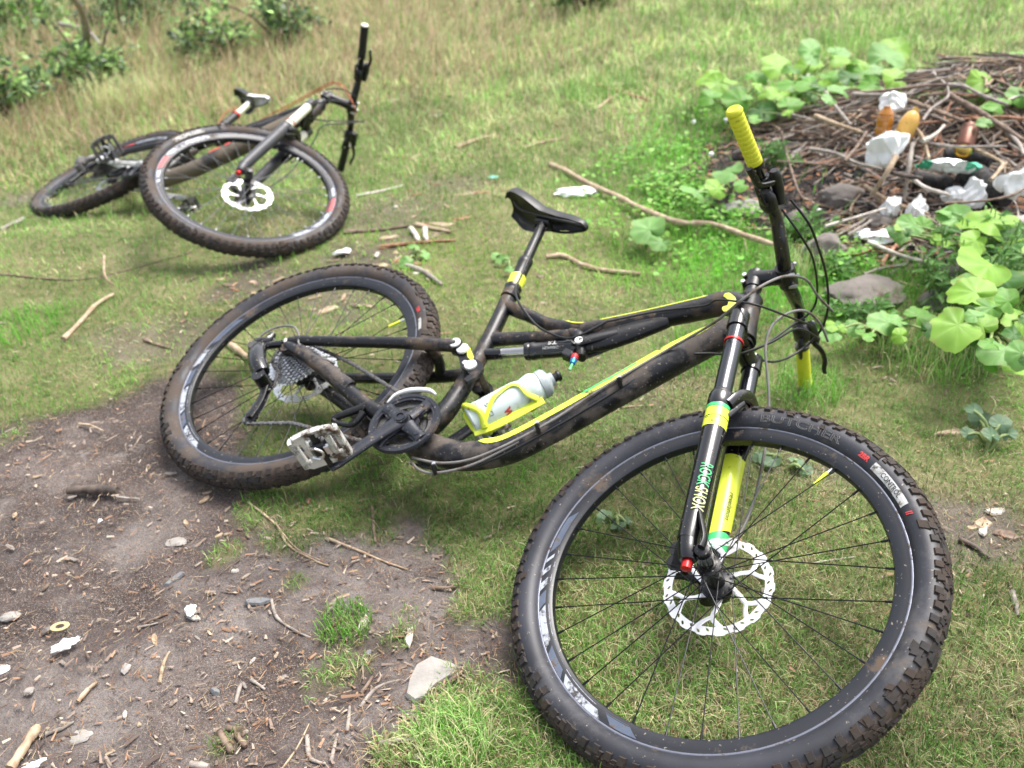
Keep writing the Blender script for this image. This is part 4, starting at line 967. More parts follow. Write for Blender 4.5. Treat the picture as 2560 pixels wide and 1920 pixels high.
# ---------------- grass and ground cover ----------------
def blades(name,x,y,h,w,lean,col,segs=2,rng=RNG,az=None,root_dark=.85,mat=None,label=None):
    n=len(x); az=rng.uniform(0,2*PI,n) if az is None else az
    z=hgt(x,y)-.004; dx=np.cos(az);dy=np.sin(az); px=-dy;py=dx
    K=segs+1; vs=[];cl=[]
    for k in range(K):
        f=k/segs; hh=h*(np.sin(f*PI/2*1.0)*np.cos(lean)+ (1-np.cos(f*1.2))*-.15*np.sin(lean)) ; out=h*np.sin(lean)*(f**1.5)
        ww=w*(1-f**1.6)*.5
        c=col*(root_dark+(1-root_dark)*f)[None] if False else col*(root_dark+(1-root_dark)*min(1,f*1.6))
        if k<segs:
            for s in (-1,1):
                vs.append(np.stack([x+dx*out+s*px*ww,y+dy*out+s*py*ww,z+np.maximum(hh,0)],1)); cl.append(c)
        else: vs.append(np.stack([x+dx*out,y+dy*out,z+np.maximum(hh,0)],1)); cl.append(c)
    M=2*segs+1; V_=np.stack(vs,1).reshape(-1,3); C_=np.stack(cl,1).reshape(-1,3); b=np.arange(n)*M; q=[]
    for k in range(segs-1): q.append(np.stack([b+2*k,b+2*k+1,b+2*k+3,b+2*k+2],1))
    Q=np.concatenate(q) if q else np.zeros((0,4),int); T=np.stack([b+2*segs-2,b+2*segs-1,b+2*segs],1)
    return npmesh(name,V_,Q,T,mat,C_)
GM=vcmat('grass_blade',.55,.35,.25)
def spread(n,d0,d1,a0=-46,a1=46,rng=RNG):
    d=d0*np.exp(rng.random(n)*math.log(d1/d0)); a=np.radians(rng.uniform(a0,a1,n)); return d*np.sin(a),d*np.cos(a),d
CT=dict(green=(.090,.205,.028),lush=(.095,.25,.025),pale=(.24,.33,.11),olive=(.155,.215,.060),straw=(.40,.33,.19),brown=(.27,.19,.10),rust=(.34,.235,.15),cool=(.10,.19,.08),yg=(.25,.40,.05))
CT={k:np.array(v)*1.80*np.array([.90,1,1.0]) for k,v in CT.items()}
x,y,d=spread(400000,.72,13)
ex_=RNG.uniform(-4.5,4.5,150000); ey_=RNG.uniform(-1.2,4.5,150000); o_=(np.hypot(ex_,ey_)<.74)|(np.abs(ex_)>ey_*math.tan(math.radians(45.5))); x=np.concatenate([x,ex_[o_]]); y=np.concatenate([y,ey_[o_]]); d=np.concatenate([d,np.full(o_.sum(),4.2)])
s_=soilmask(x,y); keep=(RNG.random(len(x))>s_*1.02)&(RNG.random(len(x))>charmask(x,y)*.985)
# sparse worn patches
thin=ss(fbm(x,y,.55,71,4)*3.0-1.55)*.45; keep&=RNG.random(len(x))>thin*.6
x,y,d=x[keep],y[keep],d[keep]; s_=s_[keep]; n=len(x)
pd_=pitd(x,y); lushm=np.clip(ss(1.75-pd_)+.9*ss(1-np.hypot((x-.9)/.75,(y-2.75)/.9)),0,1)
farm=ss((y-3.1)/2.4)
dry=np.clip(.12+.16*ss((1.9-y)/.6)+.55*(fbm(x,y,.5,73,4)-.45)*2+.36*farm-.45*lushm+.15*ss((1.7-y)/.8)+.35*ss((.9-np.hypot(x-.25,y-2.1))/.5)*(-.3),0,.92)
for p_,r_ in ((at(2090,1200),.16),(at(2400,1260),.2),(at(1740,960),.16),(at(1290,560),.25),(at(1180,480),.3),(at(1480,1500),.12),(at(2480,1750),.2),(at(700,560),.25)): dry=np.maximum(dry,.72*ss(1.2-np.hypot(x-p_[0],y-p_[1])/r_+1.4*(fbm(x,y,.12,78,3)-.5)))
tan_=np.array([1.,1,1])
def pick(pr,a,b): return np.where(pr[:,None],a,b)
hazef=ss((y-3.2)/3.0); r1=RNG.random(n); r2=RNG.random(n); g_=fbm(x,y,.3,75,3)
col=CT['green']*(1-g_[:,None])+CT['olive']*g_[:,None]
col=col*(1-lushm[:,None])+(CT['lush']*(.5+.9*g_)[:,None])*lushm[:,None]
midg=ss(1-np.hypot((x+.1)/.9,(y-2.9)/.8)); col=col*(1-.6*midg[:,None])+CT['yg']*.9*.6*midg[:,None]
isdry=r1<dry; drycol=pick(r2<.55,CT['straw'],pick(r2<.8,CT['pale'],CT['brown']))
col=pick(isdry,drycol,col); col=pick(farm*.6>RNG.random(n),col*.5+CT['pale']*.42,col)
rust=ss((y-4.6-.3*x)/2.2)*ss((1.5-x)/2.5)
col=pick(rust*.78>RNG.random(n),CT['rust']*(.6+.6*RNG.random(n))[:,None],col)
col=col*(1+.04*hazef[:,None])*(.66+.68*RNG.random((n,1)))*(.72+.56*ss((fbm(x,y,.22,77,3)-.3)*2.4))[:,None]  # distant haze painted in: far blades slightly lighter in colour
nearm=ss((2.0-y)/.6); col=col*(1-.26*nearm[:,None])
h=RNG.gamma(6,1/6,n)*(.023+.030*lushm+.050*farm+.003*ss((1.6-y)/.7))*(1-.45*s_); w=np.maximum(.0021,.00095*d)*RNG.uniform(.7,1.25,n)*(1+.3*farm)
lean=RNG.uniform(.35,1.32,n)*(1-.15*lushm)
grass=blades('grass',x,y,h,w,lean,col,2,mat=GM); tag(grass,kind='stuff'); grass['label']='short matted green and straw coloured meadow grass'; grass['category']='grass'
# tall dry grass towards the back left
x,y,d=spread(70000,4.6,13.5,-44,30); m=(ss((y-5.0-.42*x+.8*(fbm(x,y,.9,81,3)-.5))/1.6)*ss((2.2-x)/3)>RNG.random(len(x)))
x,y,d=x[m],y[m],d[m]; n=len(x); k=RNG.random(n); tl=ss((-x-.8)/2.5)*ss((y-5.5)/1.5)
col=pick(k<.45,CT['rust'],pick(k<.72,CT['straw']*.8,pick(k<.88,CT['olive'],CT['pale'])))*(.6+.7*RNG.random((n,1)))
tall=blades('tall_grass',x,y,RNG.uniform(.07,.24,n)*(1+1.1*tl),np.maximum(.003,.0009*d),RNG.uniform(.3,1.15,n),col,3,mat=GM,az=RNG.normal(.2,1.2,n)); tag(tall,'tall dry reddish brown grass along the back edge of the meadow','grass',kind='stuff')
# wispy pale seed grass clumps
def rbf(px,r,nn,hh,cols,name,label):
    xs=[];ys=[]
    for p,rr_ in px:
        a=RNG.uniform(0,2*PI,nn);q_=rr_*np.sqrt(RNG.random(nn)); xs.append(p[0]+q_*np.cos(a)); ys.append(p[1]+q_*np.sin(a))
    X_=np.concatenate(xs);Y_=np.concatenate(ys); n=len(X_); c=np.array([CT[cols[i]] for i in RNG.integers(0,len(cols),n)])*(.75+.5*RNG.random((n,1)))
    o=blades(name,X_,Y_,RNG.uniform(.6,1.1,n)*hh,np.maximum(.0022,.0008*np.hypot(X_,Y_)),RNG.uniform(.15,.9,n),c,3,mat=GM); return o
PP=lambda u,v:at(u,v)
def tuft(u,v,r,nn,hh,cols,label,grp='grass tufts standing above the turf'):
    o=rbf([(PP(u,v),r)],r,nn,hh,cols,'grass_tuft',label); tag(o,label,'grass tuft',grp)
tuft(330,270,.28,420,.26,['straw','pale','straw'],'wispy straw coloured tuft left of the farther bicycle saddle')
tuft(1130,1870,.07,520,.075,['pale','straw','green','pale'],'pale spiky grass tuft at the bottom edge beside the nearer front wheel')
tuft(860,1560,.055,260,.035,['green','olive','green'],'small green tuft alone on the bare soil above the flat grey stone')
tuft(2010,980,.10,260,.09,['green','lush','pale'],'green tuft under the lower lime grip of the nearer bicycle')
tuft(2330,900,.14,380,.10,['lush','green','pale','straw'],'mixed green tuft in front of the large butterbur leaves at right')
tuft(1990,690,.10,240,.12,['lush','pale','straw'],'thin tuft rising among stones at the near rim of the fire pit')
tuft(1740,900,.12,300,.07,['lush','green'],'low lush tuft behind the fork of the nearer bicycle')
tuft(1500,230,.25,300,.12,['olive','pale','green'],'olive tuft on the meadow beyond the forked twigs')
tuft(2150,120,.30,320,.14,['olive','green','pale'],'green tuft on the meadow behind the big leaves at upper right')
tuft(60,820,.14,360,.05,['green','lush'],'lush green tuft at the left edge above the bare soil')

# clover and small round-leaved weeds round the pit
def discs(name,x,y,z,r,col,rng,mat,tilt=.5):
    n=len(x); az=rng.uniform(0,2*PI,n); tl=rng.uniform(0,tilt,n); M=6; vs=[]
    nxv=np.stack([np.sin(tl)*np.cos(az),np.sin(tl)*np.sin(az),np.cos(tl)],1); ref=np.array([0.,1,0])
    a=np.cross(nxv,ref); a/=np.linalg.norm(a,axis=1)[:,None]; b=np.cross(nxv,a); c=np.stack([x,y,z],1); ph=rng.uniform(0,2*PI,n)
    for k in range(M):
        t=ph+2*PI*k/M; rr_=r*(1-.25*(k==0)); vs.append(c+a*(rr_*np.cos(t))[:,None]+b*(rr_*np.sin(t))[:,None]+nxv*(.15*r*(k%2))[:,None])
    V_=np.stack(vs,1).reshape(-1,3); bb=np.arange(n)*M; Q=np.concatenate([np.stack([bb,bb+1,bb+2,bb+3],1),np.stack([bb,bb+3,bb+4,bb+5],1)])
    return npmesh(name,V_,Q,np.zeros((0,3),int),mat,np.repeat(col,M,0))
LM=vcmat('leaf',.45,.35,.4)
n=24000; a=RNG.uniform(0,2*PI,n); rr_=RNG.uniform(.85,1.75,n); x=PIT[0]+.95*rr_*np.cos(a); y=PIT[1]+.98*rr_*np.sin(a)
x2=RNG.normal(1.1,.36,16000); y2=RNG.normal(2.85,.42,16000); x=np.concatenate([x,x2]); y=np.concatenate([y,y2]); n=len(x)
dens=ss((1.6-pitd(x,y))/.5)*ss((pitd(x,y)-.9)/.2)*ss((fbm(x,y,.35,91,3)-.30)*4); near=ss(1-np.hypot((x-.95)/.42,(y-3.0)/.65))*ss((pitd(x,y)-.85)/.15); dens=np.maximum(dens,near)*ss((y-2.12)/.3)
cl=ss((fbm(x,y,.22,92,3)-.42)*5); keep=RNG.random(n)<dens*cl; x,y=x[keep],y[keep]; n=len(x)
hh=hgt(x,y)+RNG.uniform(.008,.060,n)*(.6+.8*fbm(x,y,.3,93,2)); c0=RNG.random((n,1))
col=(CT['lush']*(1-c0)+np.array([.24,.42,.07])*c0)*(.6+.7*RNG.random((n,1)))
cov=discs('ground_cover',x,y,hh,RNG.uniform(.004,.012,n),col,RNG,LM,.9); tag(cov,'low clover and small weeds around the fire pit','ground cover',kind='stuff')

# litter: needles, straw, bark crumbs
LIT=vcmat('litter',.8,0,.2)
def litter(name,x,y,ln,wd,col,zo=.003):
    n=len(x); az=RNG.uniform(0,2*PI,n); dx=np.cos(az)*ln/2; dy=np.sin(az)*ln/2; px=-np.sin(az)*wd/2; py=np.cos(az)*wd/2
    z=hgt(x,y)-.010*soilmask(x,y)+zo; za=RNG.uniform(0,.22,n)*ln; zb=RNG.uniform(0,.22,n)*ln
    vs=np.stack([np.stack([x-dx-px,y-dy-py,z+za],1),np.stack([x+dx-px*.5,y+dy-py*.5,z+zb],1),np.stack([x+dx+px*.5,y+dy+py*.5,z+zb+wd*.4],1),np.stack([x-dx+px,y-dy+py,z+za+wd*.4],1),np.stack([x+0*dx,y+0*dy,z+np.maximum(za,zb)*.5+wd*.8],1)],1).reshape(-1,3)
    b=np.arange(n)*5; T=np.concatenate([np.stack([b,b+1,b+4],1),np.stack([b+1,b+2,b+4],1),np.stack([b+2,b+3,b+4],1),np.stack([b+3,b,b+4],1)])
    return npmesh(name,vs,np.zeros((0,4),int),T,LIT,np.repeat(col,5,0))
x,y,d=spread(42000,.75,5.5); s_=soilmask(x,y); m=RNG.random(len(x))<(.22+.6*s_+.5*(fbm(x,y,.3,101,3)>.56)); x,y,d=x[m],y[m],d[m]; n=len(x); k=RNG.random(n)
LC=np.array([(.30,.16,.08),(.22,.12,.07),(.42,.33,.20),(.16,.11,.08),(.36,.26,.17)]); col=LC[RNG.integers(0,5,n)]*(.7+.6*RNG.random((n,1)))
o=litter('needle_litter',x,y,RNG.uniform(.006,.022,n),np.maximum(.0009,.0006*d),col*.85,.006); tag(o,'fallen needles and straw scattered over soil and turf','litter',kind='stuff')
x,y,d=spread(16000,.75,5.5); s_=soilmask(x,y); m=RNG.random(len(x))<(.10+.55*s_+.6*(fbm(x,y,.25,103,3)>.60)); x,y,d=x[m],y[m],d[m]; n=len(x)
LC=np.array([(.30,.24,.19),(.20,.15,.12),(.40,.33,.26),(.12,.09,.075),(.33,.20,.13)]); col=LC[RNG.integers(0,5,n)]*(.7+.6*RNG.random((n,1)))
o=litter('bark_crumbs',x,y,RNG.gamma(2,.004,n)+.004,RNG.uniform(.002,.006,n),col,.002); tag(o,'bark crumbs and soil grains','litter',kind='stuff')
a=RNG.uniform(0,2*PI,5000); rr_=np.sqrt(RNG.random(5000))*1.0; x=PIT[0]+.95*rr_*np.cos(a); y=PIT[1]+.98*rr_*np.sin(a); n=5000
LC=np.array([(.012,.012,.013),(.03,.025,.022),(.16,.10,.07),(.25,.18,.12),(.015,.015,.016),(.30,.15,.08)]); col=LC[RNG.integers(0,6,n)]*(.7+.6*RNG.random((n,1)))
o=litter('charcoal_debris',x,y,RNG.gamma(2,.012,n)+.008,RNG.uniform(.003,.012,n),col,.008); tag(o,'charcoal lumps and burnt bark covering the fire pit floor','litter',kind='stuff')

# ---------------- sticks ----------------
def woodmat(name,c1,c2,sc=25,bump=.5):
    m=pm(name,c1,.75,0,.1,sc,bump,80); N=m.node_tree; 
    P=N.nodes['Principled BSDF']; tc=[q for q in N.nodes if q.type=='TEX_COORD'][0]
    mp=N.nodes.new('ShaderNodeMapping'); mp.inputs['Scale'].default_value=(1,1,1); n=N.nodes.new('ShaderNodeTexNoise'); n.inputs['Scale'].default_value=sc*2; n.inputs['Detail'].default_value=6
    N.links.new(tc.outputs['Object'],n.inputs['Vector']); r=N.nodes.new('ShaderNodeMapRange'); r.inputs[1].default_value=.4; r.inputs[2].default_value=.62; N.links.new(n.outputs['Fac'],r.inputs[0])
    x=N.nodes.new('ShaderNodeMix'); x.data_type='RGBA'; x.inputs[6].default_value=(*c1,1); x.inputs[7].default_value=(*c2,1); N.links.new(r.outputs[0],x.inputs[0]); N.links.new(x.outputs[2],P.inputs['Base Color']); return m
W=dict(grey=woodmat('grey_wood',(.20,.17,.145),(.34,.30,.26)),brown=woodmat('brown_bark',(.105,.070,.050),(.23,.165,.12)),tan=woodmat('tan_wood',(.30,.21,.13),(.46,.36,.25)),red=woodmat('reddish_wood',(.22,.10,.055),(.38,.20,.12)),dark=woodmat('dark_bark',(.045,.035,.030),(.12,.09,.07)),char=woodmat('charred_wood',(.010,.010,.011),(.04,.036,.034),40,.9),pale=woodmat('pale_wood',(.42,.37,.32),(.60,.55,.49)))
def stick_mesh(pts,r,n=7,taper=.6,k=4,knots=1):
    q=MB(); m=len(pts); rr_=[r*(1-(1-taper)*i/(m-1)) for i in range(m)]; P=spline(pts,k) if m>2 else [Vector(p) for p in pts]
    if m==2: P=[P[0].lerp(P[1],i/5) for i in range(6)]
    R=[float(np.interp(i/(len(P)-1)*(m-1),range(m),rr_))*(1+random.uniform(-.2,.2)) for i in range(len(P))]
    R[-1]*=.8; q.tube(P,R,n=n); return q
def stick(name,pix,r,wood,label,cat='stick',z=(0,0),group=None,taper=.6,n=7,branch=None):
    pts=[]
    for i,p in enumerate(pix):
        zz=z[0]+(z[-1]-z[0])*i/(len(pix)-1); g=at(p[0],p[1],max(zz,0)+r*.8); g.z-=.010*float(soilmask(g.x,g.y)); pts.append(g)
    if len(pix)==2:
        a,b=pts; L=(b-a).length; mid=(a+b)/2+Vector((random.uniform(-1,1),random.uniform(-1,1),0))*L*.035; pts=[a,mid,b]
    o_=pts[0].copy(); q=stick_mesh(pts,r,n,taper)
    for bp_,br in (branch or []):
        bb=[at(u,v,r*.8+z[0]) for u,v in bp_]; q.tube(spline(bb,4),[br*(1-.5*i/(len(spline(bb,4))-1)) for i in range(len(spline(bb,4)))],n=6)
    ob=q.build(name,W[wood],None,origin=o_,smooth=60); tag(ob,label,cat,group); return ob
st=lambda *a,**k: stick('stick',*a,**k)
G1='loose sticks on the grass'; G2='wood pieces on the bare soil'
st([(1375,411),(1410,425),(1470,458),(1545,492),(1610,525),(1700,557),(1780,560),(1860,588),(1935,612)],.0125,'tan','long crooked pale root branch running from the grass to the handlebar','branch',taper=.75,n=10,z=(.0,.05),branch=[([(1780,562),(1850,570),(1950,575),(2030,590)],.006),([(1860,590),(1868,640)],.004)])
st([(1365,642),(1410,640),(1455,662),(1510,676),(1602,685)],.010,'tan','crooked tan stick on the grass right of the saddle',group=G1,taper=.7)
st([(1492,212),(1560,232),(1626,252)],.012,'red','reddish straight stick crossing another on the far grass',group=G1)
st([(1520,214),(1608,210)],.009,'pale','short pale stick beside the crossed reddish one',group=G1)
st([(1495,272),(1530,245),(1578,228)],.012,'tan','knobbly tan stick under the crossed reddish one',group=G1)
st([(1712,167),(1772,182)],.007,'red','thin reddish stick on the meadow beyond the crossed sticks',group=G1)
st([(1140,370),(1190,350),(1235,338)],.011,'tan','tan stick on the grass right of the farther bicycle, nearest its lower grip',group=G1)
st([(1310,370),(1350,358),(1410,345)],.010,'tan','forked tan stick above the start of the long root',group=G1,branch=[([(1350,358),(1330,348),(1308,336)],.006)])
st([(890,490),(950,478),(1010,462)],.007,'pale','thin pale stick pointing at the farther front wheel',group=G1)
st([(860,580),(950,572),(1040,560)],.008,'brown','brown stick between the farther front wheel and the wood chips',group=G1)
st([(950,612),(1050,606),(1140,600)],.008,'red','reddish stick under the heap of wood chips on the grass',group=G1)
st([(1026,570),(1046,603)],.012,'pale','leftmost of the two stubby pale sticks by the wood chips',group=G1)
st([(1062,572),(1068,602)],.012,'pale','rightmost of the two stubby pale sticks by the wood chips',group=G1)
st([(1040,560),(1130,580)],.009,'tan','splintered tan stick above the two stubby pale ones',group=G1)
st([(1010,660),(1060,680),(1105,712)],.010,'grey','grey stick right of the nearer rear tyre, top of it',group=G1)
st([(158,848),(205,800),(240,762),(285,735)],.010,'tan','tan stick on the grass left of the nearer bicycle',group=G1,taper=.5)
st([(165,1218),(220,1215),(290,1217)],.011,'dark','thick dark stick on the soil left of the nearer rear wheel',group=G2,taper=.9,n=9)
st([(288,1234),(345,1238)],.0035,'grey','thin twig at the end of the thick dark stick',group=G2)
st([(195,1052),(225,1056),(256,1070)],.004,'tan','short tan twig on the soil near the left edge',group=G2)
st([(560,850),(600,880),(640,910)],.011,'tan','tan stick seen through the nearer rear wheel',group=G1)
st([(360,845),(400,860),(430,868)],.006,'brown','brown twig left of the nearer rear tyre',group=G1)
st([(0,575),(60,545),(40,560)],.009,'grey','grey stick at the left edge by the farther rear tyre',group=G1)
st([(0,685),(180,700),(300,680),(480,630)],.0035,'brown','long thin grey twig lying across the grass at left',group=G1)
st([(260,640),(262,690),(285,712)],.005,'tan','upright tan twig crossing the long thin grey one',group=G1,z=(.05,0))
st([(620,1255),(690,1310),(720,1360),(790,1395),(820,1405)],.0030,'tan','long thin dry stem curving over the soil below the nearer rear wheel','stem',taper=.6,branch=[([(690,1310),(740,1370),(800,1400)],.0018)])
st([(818,1340),(900,1370),(960,1395),(1018,1415)],.0032,'tan','straight dry leaf stalk on the soil pointing at the front wheel','stem')
st([(20,1912),(55,1860),(90,1805)],.0085,'tan','thick tan stick at the bottom left corner',group=G2,taper=.95)
st([(110,1825),(150,1812),(180,1795)],.004,'grey','grey twig right of the thick tan stick in the corner',group=G2)
st([(356,1550),(390,1535),(418,1525)],.0035,'brown','short brown twig left of the pale chip',group=G2)
st([(676,1490),(690,1535),(740,1570),(775,1585)],.0036,'grey','bent grey twig on the soil near the green tuft',group=G2)
st([(395,1700),(405,1650),(420,1620)],.004,'tan','tan twig on the soil in the middle foreground',group=G2)
st([(190,1745),(215,1715),(240,1695)],.005,'tan','splintered tan twig in the left foreground',group=G2)
st([(765,1830),(770,1880),(790,1895),(812,1900)],.0045,'grey','hooked grey twig near the bottom edge',group=G2)
st([(825,1895),(835,1850),(842,1825)],.0042,'grey','grey twig beside the hooked one near the bottom edge',group=G2)
st([(548,1825),(560,1850),(577,1872)],.0065,'brown','leftmost of the stubby brown sticks near the bottom edge',group=G2,taper=.9)
st([(565,1810),(588,1818)],.0055,'brown','shortest stubby brown stick near the bottom edge',group=G2,taper=.9)
st([(588,1828),(612,1856)],.0055,'brown','rightmost of the stubby brown sticks near the bottom edge',group=G2,taper=.9)
st([(473,1900),(518,1908)],.0065,'grey','stubby grey stick at the bottom edge',group=G2,taper=.9)
st([(1045,1865),(1070,1852),(1100,1848)],.0075,'red','reddish bark stick at the bottom edge by the pale tuft',group=G2,taper=.9)
st([(900,1725),(915,1705),(930,1682)],.005,'brown','brown twig left of the flat grey stone',group=G2)
st([(898,1760),(940,1710),(1000,1690)],.004,'grey','long grey twig touching the flat grey stone on its left',group=G2)
st([(1120,1705),(1140,1688),(1158,1670)],.005,'brown','brown twig touching the flat grey stone on its right',group=G2)
st([(865,1820),(870,1780),(872,1755)],.0038,'grey','upright grey twig below the flat grey stone',group=G2)
st([(950,1855),(1010,1850),(1040,1852)],.005,'grey','grey stick lying left of the reddish bark stick',group=G2)
st([(700,1915),(740,1860),(770,1800)],.0022,'tan','long dry straw at the bottom edge','straw')
st([(585,1750),(600,1700),(612,1712)],.0045,'grey','grey splinter in the middle of the soil',group=G2)
st([(625,1690),(660,1715)],.004,'grey','pale splinter above the grey one on the soil',group=G2)
st([(930,1260),(935,1330),(938,1350)],.0042,'brown','brown twig on the grass below the crank',group=G2)
st([(1080,1460),(1140,1463)],.0040,'brown','twig on the grass left of the front tyre',group=G2)
st([(800,1575),(870,1530),(900,1500)],.0036,'brown','brown twig behind the small green tuft',group=G2)
st([(340,1560),(392,1548)],.003,'grey','faint grey twig left of the short brown one',group=G2)
st([(2400,1340),(2440,1360),(2475,1390)],.007,'dark','dark stick on the grass right of the front tyre',group=G1)
st([(2530,1480),(2545,1540)],.006,'grey','grey stick at the right edge beside the front tyre',group=G1)
st([(2030,1408),(2080,1400),(2140,1392)],.0022,'pale','pale straw inside the front wheel','straw')
st([(1440,1030),(1520,1020),(1610,1010)],.0022,'tan','dry straw between the down tube and the fork','straw')
st([(2250,880),(2310,840),(2345,820)],.003,'tan','dry straw in front of the low butterbur leaves','straw',z=(.01,.06))
# wood chips: little flat wedge pieces
def chip(u,v,L,Wd,ang,wood,label,th=.004,cat='wood chip',grp='wood chips on the ground'):
    p=at(u,v,th*.7); p.z-=.010*float(soilmask(p.x,p.y)); rr_=random.Random(int(u*7+v)); pts=[]
    for i in range(9):
        a=2*PI*i/9; pts.append((L/2*math.cos(a)*(1+.25*rr_.uniform(-1,1)),Wd/2*math.copysign(abs(math.sin(a))**.6,math.sin(a))*(1+.3*rr_.uniform(-1,1))))
    q=MB(); m=len(pts); vs=[(x_,y_,-th/2+rr_.uniform(0,.001)) for x_,y_ in pts]+[(x_*.86,y_*.8,th/2+rr_.uniform(-.001,.001)) for x_,y_ in pts]
    q.add(vs,[tuple(range(m-1,-1,-1)),tuple(range(m,2*m))]+[(i,(i+1)%m,m+(i+1)%m,m+i) for i in range(m)])
    o=q.build('wood_chip' if cat=='wood chip' else 'stone_flake',W[wood] if wood in W else MATS[wood],None,smooth=0); o.location=p; o.rotation_euler=(rr_.uniform(-.12,.12),rr_.uniform(-.12,.12),ang); tag(o,label,cat,grp); return o
STN=pm('grey_stone',(.30,.28,.255),.85,0,.25,14,.6,60,mud=.15,ms=10,bd=.004); STB=pm('brown_stone',(.150,.130,.115),.8,0,.25,12,.6,40,mud=.2,ms=8,bd=.004); SLT=pm('slate',(.15,.155,.16),.6,0,.15,30,.4,80)
chip(435,1437,.050,.016,.95,'slate','dark grey slate sliver on the soil',.005,'stone flake','slate slivers on the soil'); chip(644,1494,.048,.019,.12,'slate','paler slate sliver right of the dark one',.006,'stone flake','slate slivers on the soil')
for u,v,L,Wd,a,wd,lb in [(585,1418,.018,.012,.4,'pale','tiny pale chip above the paler slate sliver'),(462,1298,.024,.010,-1.1,'tan','small tan chip above the flat pale pebble'),(908,1545,.050,.014,1.35,'pale','pale elongated chip right of the small green tuft'),(1022,1585,.055,.013,1.5,'pale','pale elongated chip above the flat grey stone'),(830,1500,.045,.010,1.2,'grey','grey chip left of the small green tuft'),(480,1535,.030,.012,-.4,'pale','pale chip in the middle of the bare soil'),(383,1590,.045,.010,-1.2,'tan','tan chip leaning left on the bare soil'),(545,1330,.02,.008,.8,'tan','tan chip below the nearer rear wheel'),(1000,1660,.03,.012,.3,'brown','brown chip touching the top of the grey stone'),(1090,1880,.035,.020,-.9,'grey','grey bark flake by the reddish bark stick'),(1050,1890,.04,.014,.2,'pale','pale flake below the reddish bark stick'),(510,1240,.03,.013,.8,'tan','tan chip under the rear tyre edge'),(880,1420,.02,.01,.3,'tan','small tan chip on the soil by the dry leaf stalk'),(970,590,.08,.03,.2,'tan','tan bark chip left of the stubby pale sticks'),(1105,560,.09,.03,-.3,'tan','tan bark chip right of the stubby pale sticks'),(1150,545,.07,.02,.3,'red','reddish bark chip on the grass'),(1080,590,.06,.03,.9,'brown','brown bark chip below the splintered stick'),(1000,645,.06,.03,.6,'red','reddish chip near the top of the rear tyre'),(940,660,.08,.03,.1,'tan','tan chip between both bicycles'),(1160,485,.10,.03,.15,'tan','long tan bark flake on the far grass'),(1210,480,.08,.03,-.2,'red','reddish bark flake on the far grass'),(820,770,.07,.03,.5,'tan','tan leafy flake inside the rear wheel'),(900,760,.06,.025,-.3,'brown','brown flake inside the rear wheel'),(780,720,.06,.02,.2,'tan','upper tan flake inside the rear wheel'),(1800,990,.04,.02,.5,'tan','tan flake left of the fork arch'),(2380,1080,.09,.02,.1,'tan','tan bark flake right of the fork'),(2460,1300,.05,.03,.6,'tan','tan flake right of the front tyre'),(2520,1330,.05,.025,-.5,'brown','brown flake at the right edge'),(2490,1270,.045,.02,.2,'pale','pale flake at the right edge'),(1555,340,.06,.03,.5,'red','reddish flake on the far grass below the crossed sticks'),(1085,288,.10,.03,-.2,'pale','pale flake beyond the farther handlebar, left one'),(980,250,.08,.02,.1,'pale','pale flake beyond the farther handlebar, right one'),(1040,390,.06,.035,.9,'tan','tan stump chip right of the farther bicycle'),(1350,690,.03,.025,.4,'brown','brown lump on the grass right of the seat post')]: chip(u,v,L,Wd,a,wd,lb)
for k in range(48):
    u=random.uniform(20,1240); v=random.uniform(1010,1900)
    p=at(u,v)
    if float(soilmask(p.x,p.y))<.6: continue
    chip(u,v,random.uniform(.008,.034),random.uniform(.004,.010),random.uniform(0,3),random.choice(['grey','tan','brown','grey','pale']),'tiny splinter on the bare soil, one of many',.003,grp='tiny splinters strewn over the bare soil')
for k in range(45):
    u,v=random.choice([(940,640),(1100,560),(820,750),(1150,480),(1000,680),(620,720),(2460,1310)]); u+=random.gauss(0,60); v+=random.gauss(0,28)
    chip(u,v,random.uniform(.02,.06),random.uniform(.008,.02),random.uniform(0,3),random.choice(['red','tan','brown','tan','pale']),'small bark flake scattered on the grass, one of many',.004,grp='bark flakes scattered on the grass')
def stone(u,v,sx,sy,sz,mt,label,seed,ang=0,z=None,cat='stone',grp=None,flat=0,name='stone'):
    bm=bmesh.new(); bmesh.ops.create_icosphere(bm,subdivisions=4,radius=1); rr_=random.Random(seed)
    cuts=[Vector((rr_.gauss(0,1),rr_.gauss(0,1),rr_.gauss(0,.8))).normalized() for _ in range(13)]+[Vector((0,0,1))]*flat; dd=[rr_.uniform(.62,.9) for _ in cuts]
    for v_ in bm.verts:
        for c,dc in zip(cuts,dd):
            k_=v_.co.dot(c)-dc
            if k_>0: v_.co-=c*k_*.93
    n1=[v_.co.copy() for v_ in bm.verts]
    for v_ in bm.verts: 
        f=float(vnoise(v_.co.x+seed,v_.co.y+v_.co.z,.3,40+seed%9))-.5; f2=float(vnoise(v_.co.x*2-seed,v_.co.y*2-v_.co.z*2,.25,60+seed%7))-.5; v_.co=Vector((v_.co.x*sx,v_.co.y*sy,v_.co.z*sz))*(1+.16*f+.07*f2)
    me=bpy.data.meshes.new(name); bm.to_mesh(me); bm.free(); me.materials.append(mt); me.polygons.foreach_set('use_smooth',[True]*len(me.polygons)); me.set_sharp_from_angle(angle=math.radians(28))
    o=bpy.data.objects.new(name,me); link(o); p=at(u,v,0); o.location=p+Vector((0,0,(sz*.25 if z is None else z)-.010*float(soilmask(p.x,p.y)))); o.rotation_euler=(0,0,ang); tag(o,label,cat,grp); return o
